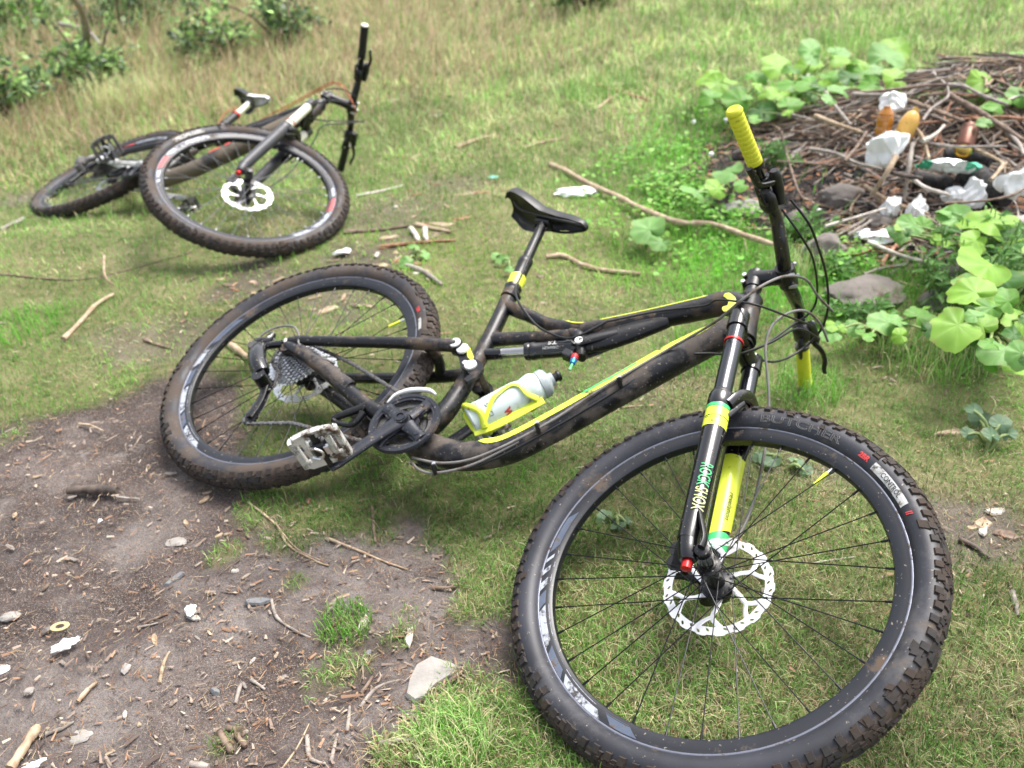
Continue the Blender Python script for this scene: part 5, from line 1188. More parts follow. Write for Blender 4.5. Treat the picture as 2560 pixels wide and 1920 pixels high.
# the flat grey stone, outline traced on the ground
ol=[at(u,v) for u,v in [(1080,1638),(1145,1660),(1130,1690),(1092,1712),(1060,1745),(1035,1755),(1012,1738),(1020,1700),(1040,1660)]]
c=sum(ol,Vector())/len(ol); q=MB(); m=len(ol)
q.add([(p.x-c.x,p.y-c.y,-.02) for p in ol]+[((p.x-c.x)*.98,(p.y-c.y)*.98,.004) for p in ol]+[((p.x-c.x)*.90,(p.y-c.y)*.90,.010) for p in ol]+[(0,0,.012)],[(i,(i+1)%m,m+(i+1)%m,m+i) for i in range(m)]+[(m+i,m+(i+1)%m,2*m+(i+1)%m,2*m+i) for i in range(m)]+[(2*m+i,2*m+(i+1)%m,3*m) for i in range(m)])
o=q.build('stone',STN,smooth=25); o.location=(c.x,c.y,float(hgt(c.x,c.y))-.006); tag(o,'large flat grey stone sunk in the soil beside the front tyre','stone')
PB=[(438,1348,.024,.015,.006,'flat pale pebble sunk in the soil',STN),(115,1568,.012,.009,.008,'small brown pebble beside the can tab',STB),(310,1665,.014,.011,.006,'pale pebble in the left foreground',STN),(535,1722,.011,.009,.007,'dark grey pebble in the foreground',SLT),(195,1835,.022,.016,.005,'pale half buried pebble near the bottom left',STN),(70,1720,.011,.010,.006,'round pale pebble at far left',STN),(625,1580,.006,.005,.004,'tiny orange pebble on the soil',STB),(480,1520,.012,.008,.005,'white lichen pebble in the middle of the soil',STN),(20,1533,.022,.014,.008,'whitish pebble at the left edge of the soil',STN),(920,1625,.007,.006,.005,'tiny grey pebble below the green tuft',SLT)]
for i,(u,v,a,b,c_,lb,mt) in enumerate(PB): stone(u,v,a,b,c_,mt,lb,50+i,i*.8,cat='pebble',grp='pebbles in the soil',name='pebble')
# ring stones of the fire pit
RS=[(2100,505,.115,.085,.065,'brown angular stone in the near left rim of the fire pit',0.2),(2062,650,.10,.085,.10,'upright rounded brown stone behind the stem of the nearer bicycle',.5),(2150,745,.16,.115,.05,'large flat brown stone in the near rim of the fire pit',.2),(1845,532,.10,.06,.05,'low mossy stone under the brake lever at the left rim',.1),(1990,560,.07,.05,.05,'small brown stone between the two left rim stones',1.),(2400,690,.10,.07,.05,'brown stone half hidden by the right weeds',.3),(2340,760,.08,.06,.04,'small stone at the right end of the near rim',.9),(2540,600,.12,.09,.07,'grey stone at the right edge of the fire pit',.4),(1870,390,.08,.06,.05,'small stone at the back left rim behind the lime grip',.2),(2200,560,.06,.05,.04,'burnt stone among the twigs',.7)]
for i,(u,v,a,b,c_,lb,an) in enumerate(RS): stone(u,v,a*.84,b*.84,c_*.85,STB if i%4!=3 else STN,lb,80+i,an,grp='stones round the fire pit',z=c_*.22)
# ---------------- the brush heap ----------------
def mound(x,y): d_=math.hypot((x-2.15)/1.05,(y-3.75)/.78); return float(hgt(x,y))+.27*float(ss(1-d_))
Zp=lambda u,v,z: at(u,v,z)
def heap(pix,r,wood,label,z=.12,lift=.05,grp='large sticks on the brush heap',taper=.75,n=8):
    U=lambda p:(1700+.3888*p[0],80+.3888*p[1]); P=[]
    for i,p in enumerate(pix):
        u,v=U(p); zz=z if not isinstance(z,tuple) else z[0]+(z[1]-z[0])*i/(len(pix)-1); P.append(at(u,v,zz+lift*(1 if zz>.07 else 0)))
    if len(P)==2: a,b=P; P=[a,(a+b)/2+Vector((random.uniform(-.02,.02),0,random.uniform(-.01,.015))),b]
    o_=P[0].copy(); q=stick_mesh(P,r,n,taper); ob=q.build('stick',W[wood],None,origin=o_,smooth=60); tag(ob,label,'stick',grp)
H=[([(1700,390),(1850,470),(2000,560),(2212,700)],.022,'brown','thickest brown log descending to the right across the heap',(.20,.14)),
([(1110,400),(1300,405),(1500,395)],.014,'grey','grey stick along the back top of the heap',.20),
([(1110,392),(1350,375),(1560,345),(1720,340)],.013,'brown','curved brown stick at the very back of the heap',.19),
([(1720,340),(1830,350),(1950,410),(2110,470)],.014,'grey','arched grey branch over the back right of the heap',.20),
([(935,385),(1000,480),(1100,600)],.014,'grey','grey stick leaning down the left side of the heap',(.16,.12)),
([(870,540),(1000,590),(1170,645)],.017,'tan','thick tan stick with broken end in the middle left of the heap',.14),
([(720,530),(800,550),(870,575)],.009,'grey','short grey stick at the left edge of the heap',.09),
([(1390,800),(1320,920),(1230,1050)],.018,'tan','thick tan stick with cut end pointing at the viewer',(.13,.06)),
([(1495,720),(1470,880),(1440,1090)],.015,'grey','grey scorched stick standing down the front of the heap',(.14,.05)),
([(1190,990),(1350,1090),(1600,1170)],.013,'tan','long tan stick along the front foot of the heap',.06),
([(1480,930),(1580,1000),(1730,1045)],.014,'pale','curved pale stick in front of the charred logs',.08),
([(930,1250),(1100,1200),(1330,1130)],.010,'pale','pale thin stick over the near rim stones',.06),
([(1080,1305),(1230,1210)],.011,'grey','short grey stick above the flat rim stone',.05),
([(1210,1350),(1400,1430),(1575,1480)],.013,'pale','bare whitish stick pointing to the right weeds',.04),
([(1420,1340),(1340,1430),(1300,1500),(1370,1510)],.013,'red','crooked reddish root piece by the whitish stick',.03),
([(1560,700),(1640,660),(1700,600)],.013,'pale','short pale curved stick right of the amber bottles',.15),
([(1440,430),(1620,500),(1830,575)],.014,'brown','brown stick under the thickest log',.17),
([(1490,590),(1560,680),(1600,810)],.013,'tan','tan stick beside the green and white packet',(.17,.11)),
([(1560,570),(1620,490),(1720,420),(1720,350)],.010,'grey','slim grey branch leaning on the thickest log',(.17,.22)),
([(2000,950),(2060,880),(2060,830),(1870,740)],.012,'tan','forked tan branch right of the packet',.11),
([(1700,1100),(1900,1090),(2100,1060),(2212,1010)],.009,'brown','brown stick in front of the charred logs at right',.08),
([(620,830),(900,850),(1230,870)],.006,'brown','long thin brown twig across the left of the heap',.10),
([(830,750),(1000,780),(1130,840),(1300,880)],.012,'grey','grey stick running to the middle of the heap',.12),
([(650,640),(690,800),(780,1060),(880,1070)],.009,'brown','long brown twig hanging down the left front',(.09,.03)),
([(1060,830),(1150,720),(1200,640)],.011,'brown','brown stick propped in the middle left of the heap',.13),
([(1300,880),(1420,920),(1560,940)],.015,'dark','dark stick buried under the tan cut one',.09),
([(2212,560),(2060,545),(1900,560)],.012,'red','reddish stick at the right edge of the heap',.16),
([(540,830),(650,770)],.008,'grey','short grey twig at the left foot of the heap',.05),
([(480,570),(600,600),(660,640)],.006,'tan','thin tan twig at the upper left foot of the heap',.05),
([(1540,700),(1750,735),(2100,735)],.010,'grey','grey stick behind the packet',.13),
([(2100,640),(2180,720),(2212,790)],.014,'grey','grey branch end at the right edge',.14),
([(1180,1560),(1300,1520),(1430,1500)],.012,'grey','grey stick on the charcoal behind the flat rim stone',.03),
([(960,1450),(990,1520)],.010,'red','reddish bark piece by the flat rim stone',.03),
([(1400,1600),(1560,1620)],.006,'tan','flat tan splinter on the charcoal',.02)]
for pix,r,wd,lb,z in H: heap(pix,r*.56,wd,lb,z)
bank={}
for wd in ('brown','grey','tan','red','dark','pale'):
    bank[wd]=[]
    for k in range(5):
        L=1.0; P=[Vector((0,0,0)),Vector((.33,random.uniform(-.05,.05),random.uniform(-.02,.02))),Vector((.66,random.uniform(-.06,.06),random.uniform(-.02,.02))),Vector((1,random.uniform(-.03,.03),0))]
        q=stick_mesh(P,.0145,6,.55,3)
        if k%2: q.tube([P[1],P[1]+Vector((.10,.06*(1 if k>2 else -1),.02)),P[1]+Vector((.22,.10*(1 if k>2 else -1),.03))],[.008,.006,.004],n=5)
        ob=q.build('twig',W[wd],None,smooth=60); me=ob.data; bpy.data.objects.remove(ob); bank[wd].append(me)
LB={'brown':'thin brown twig tangled in the brush heap','grey':'thin grey twig tangled in the brush heap','tan':'thin tan twig tangled in the brush heap','red':'thin reddish twig tangled in the brush heap','dark':'thin scorched twig tangled in the brush heap','pale':'thin pale twig tangled in the brush heap'}
hr=random.Random(3); tmass=MB(); WO=['brown','grey','tan','red','dark','pale']
for k in range(1700):
    a=hr.uniform(0,2*PI); rr_=math.sqrt(hr.random())*.98; x=2.12+1.02*rr_*math.cos(a); y=3.74+.74*rr_*math.sin(a)
    if x>2.75+.1*hr.random(): continue
    if k%6==0: x,y=hr.uniform(1.15,1.95),hr.uniform(2.62,3.2)
    L=min(.6,.10+hr.gammavariate(2.6,.06)); az=hr.gauss(-.35,.75)+(PI/2 if hr.random()<.25 else 0); wd=hr.choices(['brown','grey','tan','red','dark','pale'],[30,26,10,11,22,2])[0]
    p0=Vector((x-L/2*math.cos(az),y-L/2*math.sin(az),0)); p1=Vector((x+L/2*math.cos(az),y+L/2*math.sin(az),0)); lay=hr.uniform(-.02,.045)
    zc=mound(x,y)+lay*1.3; z0=max(mound(p0.x,p0.y)+.006,zc-.35*L/2*1.3+hr.uniform(0,.05)); z1=max(mound(p1.x,p1.y)+.006,zc-.35*L/2*1.3+hr.uniform(0,.05)); p0.z=z0; p1.z=z1
    d_=p1-p0
    if k>=275:
        me=hr.choice(bank[wd]); t_=hr.uniform(.28,1.0)*(.45+L)
        M_=Matrix.Translation(p0)@d_.to_track_quat('X','Z').to_matrix().to_4x4()@Matrix.Diagonal((d_.length,t_*.62,t_*.62,1))
        tmass.add([M_@v_.co for v_ in me.vertices],[tuple(p_.vertices) for p_ in me.polygons],WO.index(wd)); continue
    o=bpy.data.objects.new('twig',hr.choice(bank[wd])); link(o); o.location=p0; o.rotation_euler=d_.to_track_quat('X','Z').to_euler(); t_=hr.uniform(.28,1.0)*(.45+L); o.scale=(d_.length,t_*.62,t_*.62)
    tag(o,LB[wd],'twig','thin '+wd+' twigs tangled in the brush heap')
o=tmass.build('twig_litter',[W[w_] for w_ in WO],None,smooth=60); tag(o,'fine tangled twigs filling the brush heap','twigs',kind='stuff')
# charred logs
for i,(pix,r,lb) in enumerate([([(1860,930),(1960,990),(2110,1060)],.050,'thick charred log at the right front of the heap'),([(1500,950),(1620,960),(1760,975)],.030,'charred log under the green and white packet'),([(1700,800),(1850,800),(2000,830)],.032,'charred log behind the green and white packet')]):
    P=[at(1700+.3888*a,80+.3888*b,.06) for a,b in pix]; o_=P[0].copy(); q=stick_mesh(P,r,14,.85,4); o=q.build('charred_log',W['char'],None,origin=o_,smooth=50); tag(o,lb,'log','charred logs in the fire pit')
# ---------------- litter things ----------------
TIS=pm('tissue_paper',(.85,.85,.84),.8,0,.03,20,.15,60,trans=0)
def tissue(u,v,z,s,seed,label,sx=1,sy=1,sz=.6,ang=0,grp='white paper tissues'):
    bm=bmesh.new(); bmesh.ops.create_icosphere(bm,subdivisions=4,radius=1)
    rr_=random.Random(seed*13); cuts=[(Vector((rr_.gauss(0,1),rr_.gauss(0,1),rr_.gauss(0,1))).normalized(),rr_.uniform(.45,.95)) for _ in range(12)]; fold=[(Vector((rr_.gauss(0,1),rr_.gauss(0,1),rr_.gauss(0,.6))).normalized(),rr_.uniform(3,6),rr_.uniform(0,6)) for _ in range(3)]
    for v_ in bm.verts:
        c_=v_.co.copy()
        for c,dc in cuts:
            k_=v_.co.dot(c)-dc
            if k_>0: v_.co-=c*k_*1.15
        for fd,fq,fp in fold: v_.co+=c_*.17*(abs((c_.dot(fd)*fq*.8+fp)%2-1)-.5)
        v_.co=Vector((v_.co.x*sx,v_.co.y*sy,v_.co.z*sz))*s*1.25
    me=bpy.data.meshes.new('tissue'); bm.to_mesh(me); bm.free(); me.materials.append(TIS); me.polygons.foreach_set('use_smooth',[True]*len(me.polygons)); me.set_sharp_from_angle(angle=math.radians(25))
    o=bpy.data.objects.new('tissue',me); link(o); o.location=at(u,v,z); o.rotation_euler=(0,0,ang); tag(o,label,'tissue',grp)
tissue(2232,262,.24,.045,1,'small crumpled white tissue at the top of the heap, behind the amber bottles',1.2,.8,.8,.6)
tissue(2226,365,.20,.062,2,'large crumpled white tissue in front of the amber bottles',1.1,.8,.95,.2)
tissue(2545,455,.11,.052,3,'crumpled white tissue at the right edge of the heap',1.1,.8,.8,.1)
tissue(2430,488,.06,.045,4,'small white tissue in front of the charred log',.9,.7,1.)
tissue(2385,490,.05,.045,5,'greyish white tissue left of the small one',1.2,.7,.6)
tissue(2225,520,.05,.038,6,'small white scrap in the front of the heap',.8,.8,1.)
tissue(2285,535,.04,.045,7,'upright white scrap near the curved pale stick',.7,.7,1.1)
tissue(2200,590,.03,.05,8,'flat white scrap on the charcoal above the flat rim stone',1.5,.8,.4)
tissue(1452,478,.012,.050,9,'flat white tissue on the grass below the long root branch',1.6,.8,.25,-.2)
tissue(858,628,.010,.026,10,'small white scrap between the two bicycles',1.5,.7,.35,.3)
tissue(168,1608,.004,.017,11,'crumpled white scrap on the bare soil at left',1.5,.8,.3,.5)
tissue(250,1301,.003,.006,12,'tiny white crumb on the soil left of the nearer bicycle',1,1,.5)
tissue(4,1675,.003,.009,13,'white scrap at the left edge of the soil',1.3,.8,.4,.4)
tissue(80,1914,.003,.012,14,'white scrap in the bottom left corner',1.6,.6,.35,.5)
tissue(476,1525,.004,.010,15,'little white flake in the middle of the soil',1,1.2,.4)
AMB=pm('amber_glass',(.55,.22,.02),.12,0,.1,10,0,mud=.1,trans=.35,coat=.5); YELB=pm('ochre_plastic',(.62,.36,.08),.3,0,.1,10,0,mud=.25)
def lathe_thing(name,prof,mt,u,v,z,ax,label,cat,parts=()):
    ax=Vector(ax).normalized(); q=MB(); q.lathe(prof,ax=(0,0,1),n=32); o=q.build(name,mt,None,smooth=40); o.location=at(u,v,z); o.rotation_euler=ax.to_track_quat('Z','Y').to_euler(); tag(o,label,cat); 
    for nm,pr,m_ in parts: q=MB(); q.lathe(pr,ax=(0,0,1),n=32); q.build(nm,m_,o,smooth=40)
    return o
lathe_thing('bottle',[(0,0),(0,.026),(.004,.028),(.022,.028),(.026,.0255),(.030,.028),(.060,.028),(.064,.025),(.068,.027),(.078,.022),(.088,.013),(.095,.012),(.097,.0)],AMB,2206,335,.19,(.1,.15,1),'amber glass bottle standing upright in the heap','bottle')
lathe_thing('bottle',[(0,0),(0,.026),(.005,.030),(.07,.031),(.095,.022),(.105,.012),(.118,.011),(.12,0)],YELB,2250,352,.18,(.5,.25,1),'ochre bottle leaning beside the amber one','bottle')
lathe_thing('can',[(0,0),(0,.026),(.004,.031),(.12,.032),(.126,.028),(.126,0)],pm('dark_brown_tin',(.13,.05,.03),.35,.5,.2,20,.2,60,mud=.3),2425,322,.19,(-.45,-.75,-.28),'brown drinks can with a gold end lying on the heap','can',[('can_end',[(.126,0),(.128,.026),(.133,.028),(.134,.024),(.128,.022),(.128,0)],pm('gold_tin',(.75,.52,.15),.25,1,.05,20,0))])
# packet
q=MB(); nu,nv=14,9; vs=[]
for sd_ in (0,1):
    for i in range(nu+1):
        for j in range(nv+1):
            a,b=i/nu-.5,j/nv-.5; th=.018*(1-(2*a)**4)*(1-(2*b)**2)+.001; wr=.010*(float(vnoise(a*3+4,b*3+2,.25,301))-.5)*2; vs.append((a*.19,b*.085*(1+.12*math.sin(a*9)),(th if sd_ else -th)+wr))
K=(nu+1)*(nv+1); fs=[];mi=[]
for sd_ in (0,1):
    for i in range(nu):
        for j in range(nv): c_=sd_*K+i*(nv+1)+j; fs.append((c_,c_+1,c_+nv+2,c_+nv+1)); mi.append(1 if i<2 or i>=nu-1 or (i>9 and j<2) else 0)
q.v,q.f,q.m=vs,fs,mi; o=q.build('packet',[pm('packet_white',(.70,.76,.74),.25,.2,.08,30,.2,40),pm('packet_green',(.05,.42,.24),.3,.1,.1,30,0)],None,smooth=30); o.location=at(2372,415,.14); o.rotation_euler=(-.5,.1,-.12); tag(o,'crumpled green and white foil packet on the front of the heap','packet')
o=q=MB(); q.lathe([(-.0008,.006),(-.0008,.0125),(.0008,.0125),(.0008,.006)],ax=(0,0,1),n=24,closed=True); o=q.build('can_tab',pm('brass_tab',(.75,.62,.32),.3,1,.05,20,0),None,smooth=30); o.location=at(150,1566,.004); o.scale=(1.4,.9,1); o.rotation_euler=(.1,.1,.3); tag(o,'oval brass coloured can tab on the bare soil','can tab')
stone(1232,445,.03,.016,.01,pm('turquoise_wrap',(.15,.55,.45),.4,0,.1,30,0),'tiny turquoise wrapper on the far grass',141,.3,cat='wrapper',name='wrapper')
# ---------------- plants ----------------
def leaf_mesh(r,seed,lob=.10,narrow=1,c0=(.13,.30,.03),c1=(.26,.42,.10),cup=.12):
    rr_=random.Random(seed); nr,na=7,42; vs=[];cs=[]; ph=rr_.uniform(0,6); nl=rr_.choice([7,8,9])
    for i in range(nr+1):
        f=i/nr
        for j in range(na):
            a=2*PI*j/na-PI/2; notch=math.exp(-((j if j<na/2 else j-na)/ (na*.055))**2)
            rad=r*(1+.16*math.sin(a*2+ph)*.6+lob*.35*math.cos(nl*a+ph)+lob*1.2*(float(vnoise(math.cos(a)*2+seed,math.sin(a)*2,.45,330))-.5)+.025*math.sin(19*a+ph))*(1-.72*notch)*(1+.16*math.sin(a))
            x_=rad*f*math.cos(a)*narrow; y_=rad*f*math.sin(a)
            z_=cup*r*(f**2)*math.cos(3*a+ph)*1.1+cup*1.3*r*f*f*math.cos(2*a+ph*2)-cup*r*f**2*.7+.03*r*math.sin(nl*a+ph)*f
            vein=max(0,math.cos(nl*a+ph))**14*(1-f*.5); ed_=max(0,f-.82)/.18*max(0,float(vnoise(math.cos(a)*3+seed,math.sin(a)*3,.4,350))-.45)*1.6; c=[(p*(1-vein*.5)+q_*vein*.5)*(1-ed_)+e_*ed_ for p,q_,e_ in zip(c0,c1,(.30,.24,.08))]; k_=.86+.34*float(vnoise(x_/r*2+seed,y_/r*2,.5,340)); vs.append((x_,y_,z_)); cs.append([q_*k_ for q_ in c])
    fs=[(i*na+j,i*na+(j+1)%na,(i+1)*na+(j+1)%na,(i+1)*na+j) for i in range(nr) for j in range(na)]
    me=bpy.data.meshes.new('leaf'); me.from_pydata(vs,[],fs); setcol(me,np.array(cs)); me.materials.append(BL); me.polygons.foreach_set('use_smooth',[True]*len(me.polygons)); me.update(); return me
BL=vcmat('butterbur_leaf',.5,.30,.35); STK=pm('leaf_stalk',(.20,.27,.09),.5,0,.2,20,.1,60)
pal={'l':((.22,.42,.05),(.36,.52,.15)),'g':((.12,.30,.035),(.22,.38,.10)),'d':((.05,.15,.022),(.10,.20,.05)),'c':((.17,.35,.09),(.28,.44,.18)),'s':((.13,.22,.12),(.22,.30,.19))}
LS=.3888
def plant(label,root,leaves,z0=(.08,.16),grp='large leaved butterbur plants round the fire pit',name='butterbur_plant'):
    rp=at(*root); R_=empty(name,loc=rp); tag(R_,label,'plant',grp); rr_=random.Random(int(root[0]+root[1]))
    if len(leaves)>4 and name=='butterbur_plant':
        ex=[]
        for (u,v,hw_,c_) in leaves:
            for k in range(2):
                if rr_.random()<.8: ex.append((u+rr_.gauss(0,1.0)*hw_,v+rr_.uniform(-.5,1.0)*hw_,hw_*rr_.uniform(.45,.8),rr_.choice(['g','g','l','c','d'])))
        leaves=list(leaves)+ex
    for i,(u,v,hw_,c_) in enumerate(leaves):
        z_=rr_.uniform(*z0); p=at(u,v,z_); dist=(p-Vector((0,0,CH))).length; r_=hw_*dist/2308*1.0; c0,c1=pal[c_]; k_=rr_.uniform(.85,1.12)
        me=leaf_mesh(r_,int(u*3+v),c0=tuple(q_*k_ for q_ in c0),c1=c1); o=bpy.data.objects.new('leaf',me); link(o); o.parent=R_; o.location=p-rp
        tz=Vector((rr_.uniform(-.35,.35),rr_.uniform(-.75,-.05),1)).normalized(); q_=Vector((0,0,1)).rotation_difference(tz).to_matrix()@Matrix.Rotation(rr_.uniform(-1.0,1.0)+math.atan2(-(p-rp).x,(p-rp).y+.001)*.5,3,'Z'); o.rotation_euler=q_.to_euler()
        s=MB(); a=Vector((rr_.uniform(-.02,.02),rr_.uniform(-.02,.02),-.01)); b=(p-rp); s.tube([a,(a+b)/2+Vector((0,0,.02)),b+Vector((0,0,-.002))],[.0045,.0038,.003],n=6,k=3); s.build('stalk',STK,R_,smooth=60)
Z=lambda u,v:(1700+LS*u,80+LS*v)
Z7=lambda u,v:(1700+LS*u,560+LS*v)
Z2=lambda u,v:(1000+.3857*u,420+.3857*v)
def LZ(f,L): return [(*f(u,v),h*s_,c) for u,v,h,c,s_ in [(*q_,LS) for q_ in L]]
plant('butterbur clump behind the lime grip with a broad bright outer leaf',(1830,300),LZ(Z,[(250,310,115,'l'),(480,300,75,'g'),(600,410,110,'l'),(390,440,90,'g'),(520,500,80,'d'),(330,420,80,'d'),(700,470,75,'g'),(200,420,70,'g')]),(.10,.20))
plant('butterbur clump at the back of the pit, left of the tallest leaf',(1990,235),LZ(Z,[(640,230,105,'l'),(840,120,75,'c'),(1010,170,90,'l'),(820,220,80,'l'),(840,330,85,'g'),(980,290,80,'g'),(1040,370,70,'c'),(720,330,90,'g')]),(.12,.24))
plant('butterbur with the tallest upright leaf above the heap',(2230,230),LZ(Z,[(1330,160,118,'c'),(1180,265,100,'g'),(1390,300,85,'l'),(1090,290,70,'d'),(1560,320,110,'g'),(1700,300,90,'c'),(1240,340,70,'g')]),(.10,.22))
plant('butterbur clump at the upper right corner of the heap',(2500,260),LZ(Z,[(1940,210,85,'g'),(2110,270,105,'c'),(2160,430,115,'c'),(1960,330,75,'l'),(2050,470,70,'g'),(2190,180,70,'g'),(2000,560,60,'d')]),(.12,.24))
plant('butterbur by the brake lever on the left rim',(1830,470),LZ(Z,[(320,900,105,'c'),(250,1010,75,'l'),(110,1030,90,'c'),(400,980,50,'g')]),(.10,.17))
plant('small butterbur on the grass right of the saddle',(1640,600),[(*Z2(1615,400),46,'c'),(*Z2(1690,480),26,'c'),(*Z2(1560,440),20,'g')],(.05,.10))
plant('low row of pale green leaves under the near rim stones',(2200,830),LZ(Z7,[(985,690,88,'c'),(1130,670,60,'c'),(1340,635,100,'c'),(1530,595,88,'g'),(1220,720,50,'g')]),(.07,.12))
plant('butterbur with broad pale leaves at the right edge',(2480,830),LZ(Z7,[(1790,650,150,'l'),(1950,660,90,'l'),(1900,440,125,'l'),(2070,360,110,'d'),(1980,265,150,'l'),(2100,530,110,'l'),(2080,820,110,'c'),(2195,830,85,'c'),(1900,590,55,'c'),(2190,640,80,'l'),(2200,360,60,'l')]),(.10,.24))
plant('butterbur with a ragged leaf on the near right of the heap',(2440,640),LZ(Z,[(2010,1230,150,'l'),(1790,1200,95,'c'),(1900,1340,90,'l'),(1500,1240,75,'c'),(1440,1300,60,'c'),(1700,1290,70,'g')]),(.10,.20))
plant('greyish dock plant on the grass right of the fork',(2470,1120),[(2450,1050,24,'s'),(2435,1025,18,'s'),(2500,1060,24,'s'),(2520,1085,20,'s'),(2480,1090,20,'s'),(2420,1085,18,'s')],(.02,.06),'small greyish weeds on the turf','dock_plant')
plant('small grey-green weed inside the front wheel beside the valve',(1960,1160),[(1930,1145,26,'s'),(1990,1155,20,'s'),(2010,1175,18,'s'),(1900,1140,16,'s')],(.005,.02),'small greyish weeds on the turf','dock_plant')
plant('grey-green weed inside the front wheel left of the fork',(1540,1310),[(1515,1300,24,'s'),(1545,1315,20,'s'),(1565,1305,14,'s')],(.005,.015),'small greyish weeds on the turf','dock_plant')
plant('small pale weed on the grass above the nearer rear tyre',(1040,640),[(1020,655,20,'c'),(1060,635,16,'c'),(1035,620,12,'c')],(.01,.03),'small greyish weeds on the turf','dock_plant')
plant('small pale weed on the grass left of the saddle',(1280,660),[(1255,650,17,'c'),(1275,672,14,'c'),(1240,640,12,'c')],(.01,.03),'small greyish weeds on the turf','dock_plant')
# narrow leaved weeds
NL=leaf_mesh(.5,5,lob=.02,narrow=.26,c0=(.12,.25,.07),c1=(.16,.30,.10),cup=.25)
def weed(u,v,hh_,nst,label,spr=.10):
    rp=at(u,v); R_=empty('leafy_weed',loc=rp); tag(R_,label,'plant','narrow leaved weeds'); rr_=random.Random(int(u)); F_=MB(); cs=[]
    S_=MB(); base=[v_.co.copy() for v_ in NL.vertices]; bf=[tuple(p.vertices) for p in NL.polygons]; bc=np.zeros(len(NL.vertices)*4,np.float32); NL.color_attributes['Col'].data.foreach_get('color',bc); bc=bc.reshape(-1,4)[:,:3]
    for k in range(nst):
        a=rr_.uniform(0,2*PI); tip=Vector((math.cos(a)*spr*rr_.random(),math.sin(a)*spr*rr_.random(),hh_*rr_.uniform(.6,1.1))); b0_=Vector((tip.x*.3,tip.y*.3,-.01)); S_.tube([b0_,(b0_+tip)/2,tip],[.003,.0025,.0015],n=5)
        for j in range(16):
            f=.25+.75*j/16; p=b0_.lerp(tip,f); az=j*2.4+a; ln=rr_.uniform(.035,.065)*(1.15-.4*f); el=rr_.uniform(.1,.7)
            M=Matrix.Translation(p)@Matrix.Rotation(az,4,'Z')@Matrix.Rotation(el,4,'X')@Matrix.Translation((0,ln*.5,0))@Matrix.Scale(ln,4); F_.add([M@c_ for c_ in base],bf); cs.append(bc*rr_.uniform(.7,1.3))
    o=F_.build('foliage',LM,R_,smooth=0); setcol(o.data,np.concatenate(cs)); S_.build('stem',STK,R_)
weed(2130,810,.07,5,'low narrow leaved weed in front of the large flat rim stone',.14)
weed(2080,700,.06,3,'low narrow leaved weed between the upright and the flat rim stones',.08)
weed(2390,760,.22,9,'bushy narrow leaved weed between the whitish stick and the broad leaves',.16)
weed(2480,690,.20,7,'narrow leaved weed at the right behind the broad leaves',.15)
weed(2540,740,.18,6,'narrow leaved weed at the right edge of the picture',.12)
weed(1930,420,.10,4,'small narrow leaved weed behind the lime grip',.10)
weed(2030,600,.08,5,'low narrow leaved weed between the left rim stones',.12)
# clover flowers
for u,v,lb in [(2048,530,'white clover flower below the brown rim stone'),(1778,385,'white clover flower left of the lime grip'),(1735,305,'white clover flower at the far left of the butterbur'),(1815,300,'white clover flower just left of the lime grip top'),(2355,178,'white clover flower behind the heap'),(2020,190,'whitish clover flower among the back leaves')]:
    p=at(u,v,.06); R_=empty('clover_flower',loc=p); tag(R_,lb,'flower','white clover flowers'); bm=bmesh.new(); bmesh.ops.create_icosphere(bm,subdivisions=2,radius=.010)
    for v_ in bm.verts: v_.co*=random.uniform(.8,1.25)
    me=bpy.data.meshes.new('flower_head'); bm.to_mesh(me); bm.free(); me.materials.append(TIS); o=bpy.data.objects.new('flower_head',me); link(o); o.parent=R_
    s=MB(); s.tube([(0,0,-.004),(.004,.002,-.03),(0,0,-.065)],.0014,n=5); s.build('stalk',STK,R_)
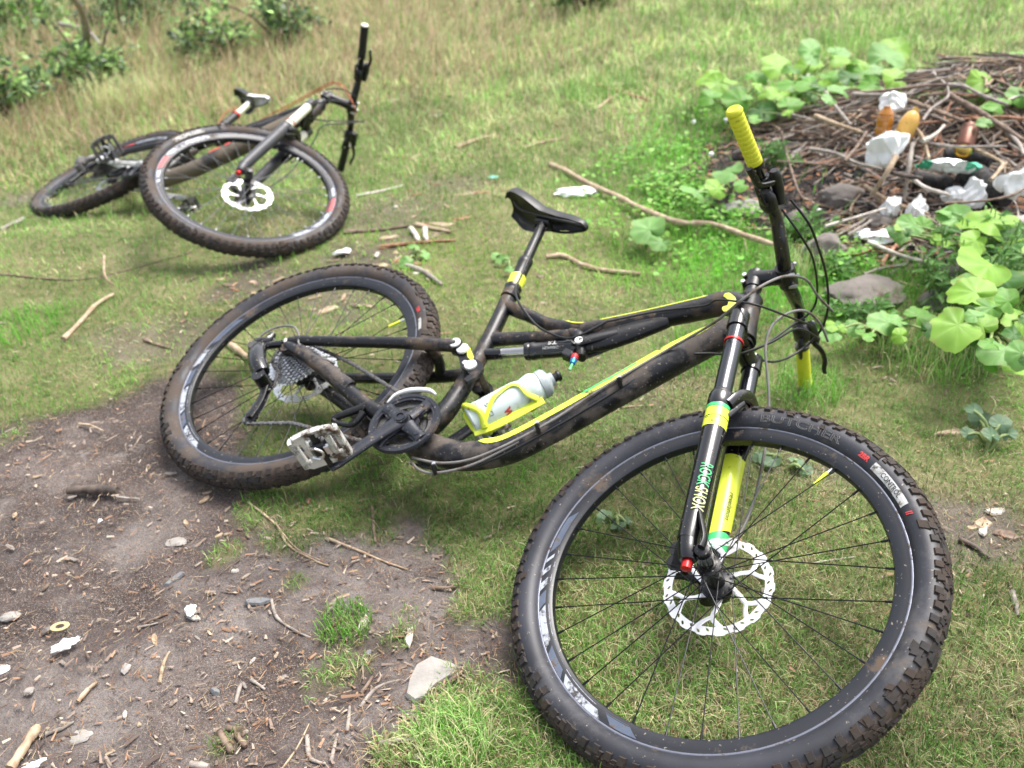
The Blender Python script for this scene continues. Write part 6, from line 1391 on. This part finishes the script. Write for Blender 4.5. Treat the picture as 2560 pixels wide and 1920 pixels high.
# ---------------- bushes at the back ----------------
def bush(u,v,rx,ry,rz,nl,cols,label,seed,lsz=.045,cat='bush',grp='bushes along the back of the meadow',name='bush'):
    rp=at(u,v); rg=np.random.default_rng(seed); R_=empty(name,loc=rp); tag(R_,label,cat,grp); nc=26
    cc=rg.normal(0,.42,(nc,3))*np.array([rx,ry,rz]); cc[:,2]=np.abs(cc[:,2])+rz*.35; k=rg.integers(0,nc,nl); c=cc[k]+rg.normal(0,.15,(nl,3))*np.array([rx,ry,rz]); c[:,2]=np.abs(c[:,2])
    nn=rg.normal(0,1,(nl,3)); nn[:,2]=np.abs(nn[:,2])+.4; nn/=np.linalg.norm(nn,axis=1)[:,None]; a=np.cross(nn,rg.normal(0,1,(nl,3))); a/=np.linalg.norm(a,axis=1)[:,None]; b=np.cross(nn,a); s_=lsz*rg.uniform(.6,1.3,(nl,1))
    vs=np.stack([c-b*s_*.6,c+a*s_*.36-b*s_*.1+nn*s_*.06,c+b*s_*.6,c-a*s_*.36-b*s_*.1+nn*s_*.06],1).reshape(-1,3); bb=np.arange(nl)*4; Q=np.stack([bb,bb+1,bb+2,bb+3],1)
    cl=np.array([CT[x_] for x_ in cols]); col=cl[rg.integers(0,len(cols),nl)]*(.55+.8*rg.random((nl,1)))*(.75+.5*(k/nc))[:,None]
    o=npmesh('foliage',vs,Q,np.zeros((0,3),int),LM,np.repeat(col,4,0)); o.parent=R_
    S_=MB()
    for i in range(14): 
        t=Vector(cc[i]); S_.tube([Vector((t.x*.1,t.y*.1,-.03)),t*.5+Vector((0,0,.05)),t],[.012,.009,.005],n=6,k=2)
    S_.build('stems',W['brown'],R_)
CT['bush']=np.array((.12,.20,.07)); CT['bush2']=np.array((.20,.31,.10)); CT['saw']=np.array((.10,.17,.08))
bush(60,110,.45,.4,.36,1700,['bush','bush','bush2','green'],'dark green bush at the upper left corner',401)
bush(320,90,.45,.4,.30,1600,['bush','bush','bush2','saw'],'dark green bush right of the dead grey branch',402)
bush(-130,180,.4,.35,.34,1000,['bush','bush2'],'green bush cut by the left edge',403)
bush(480,30,.40,.4,.26,900,['bush2','saw','bush'],'paler bush at the top between the dark bush and the brown grass',404)
for u_,v_,lb_ in ((560,150,'pale leafy sapling in front of the paler bush'),(250,230,'small green sapling in front of the dead branch'),(20,300,'small green sapling at the left edge before the bushes')): bush(u_,v_,.35,.25,.28,700,['bush2','saw','pale'],lb_,500+u_,cat='sapling',grp='saplings in the tall grass',name='sapling')
bush(720,110,.32,.25,.34,800,['saw','bush2'],'faint grey-green sapling among the brown grass',405,cat='sapling',grp='saplings in the tall grass',name='sapling')
bush(640,-50,.9,.5,.36,2000,['bush','bush2','olive'],'dark shrub on the top edge left of the middle',406)
bush(1010,-40,1.0,.5,.35,3000,['bush','olive','bush2'],'low dark shrub on the top edge above the farther handlebar',407)
bush(1450,25,.4,.3,.22,800,['bush','olive'],'low olive green bush at the top edge right of the middle',408)
# distant growth beyond the frame's top, seen from other positions
bush(200,-120,1.8,.8,1.1,5000,['bush','bush2','olive'],'large bush beyond the top left edge',409,.07)
stick('dead_branch',[(180,185),(215,110),(205,30),(170,-20)],.035,'grey','pale dead branch standing between the two dark bushes','branch',z=(0,.75),taper=.5)
stick('dead_branch',[(150,60),(215,75),(250,110)],.015,'grey','thin dead branch crossing in front of the dark bush','branch',z=(.3,.35),taper=.5)
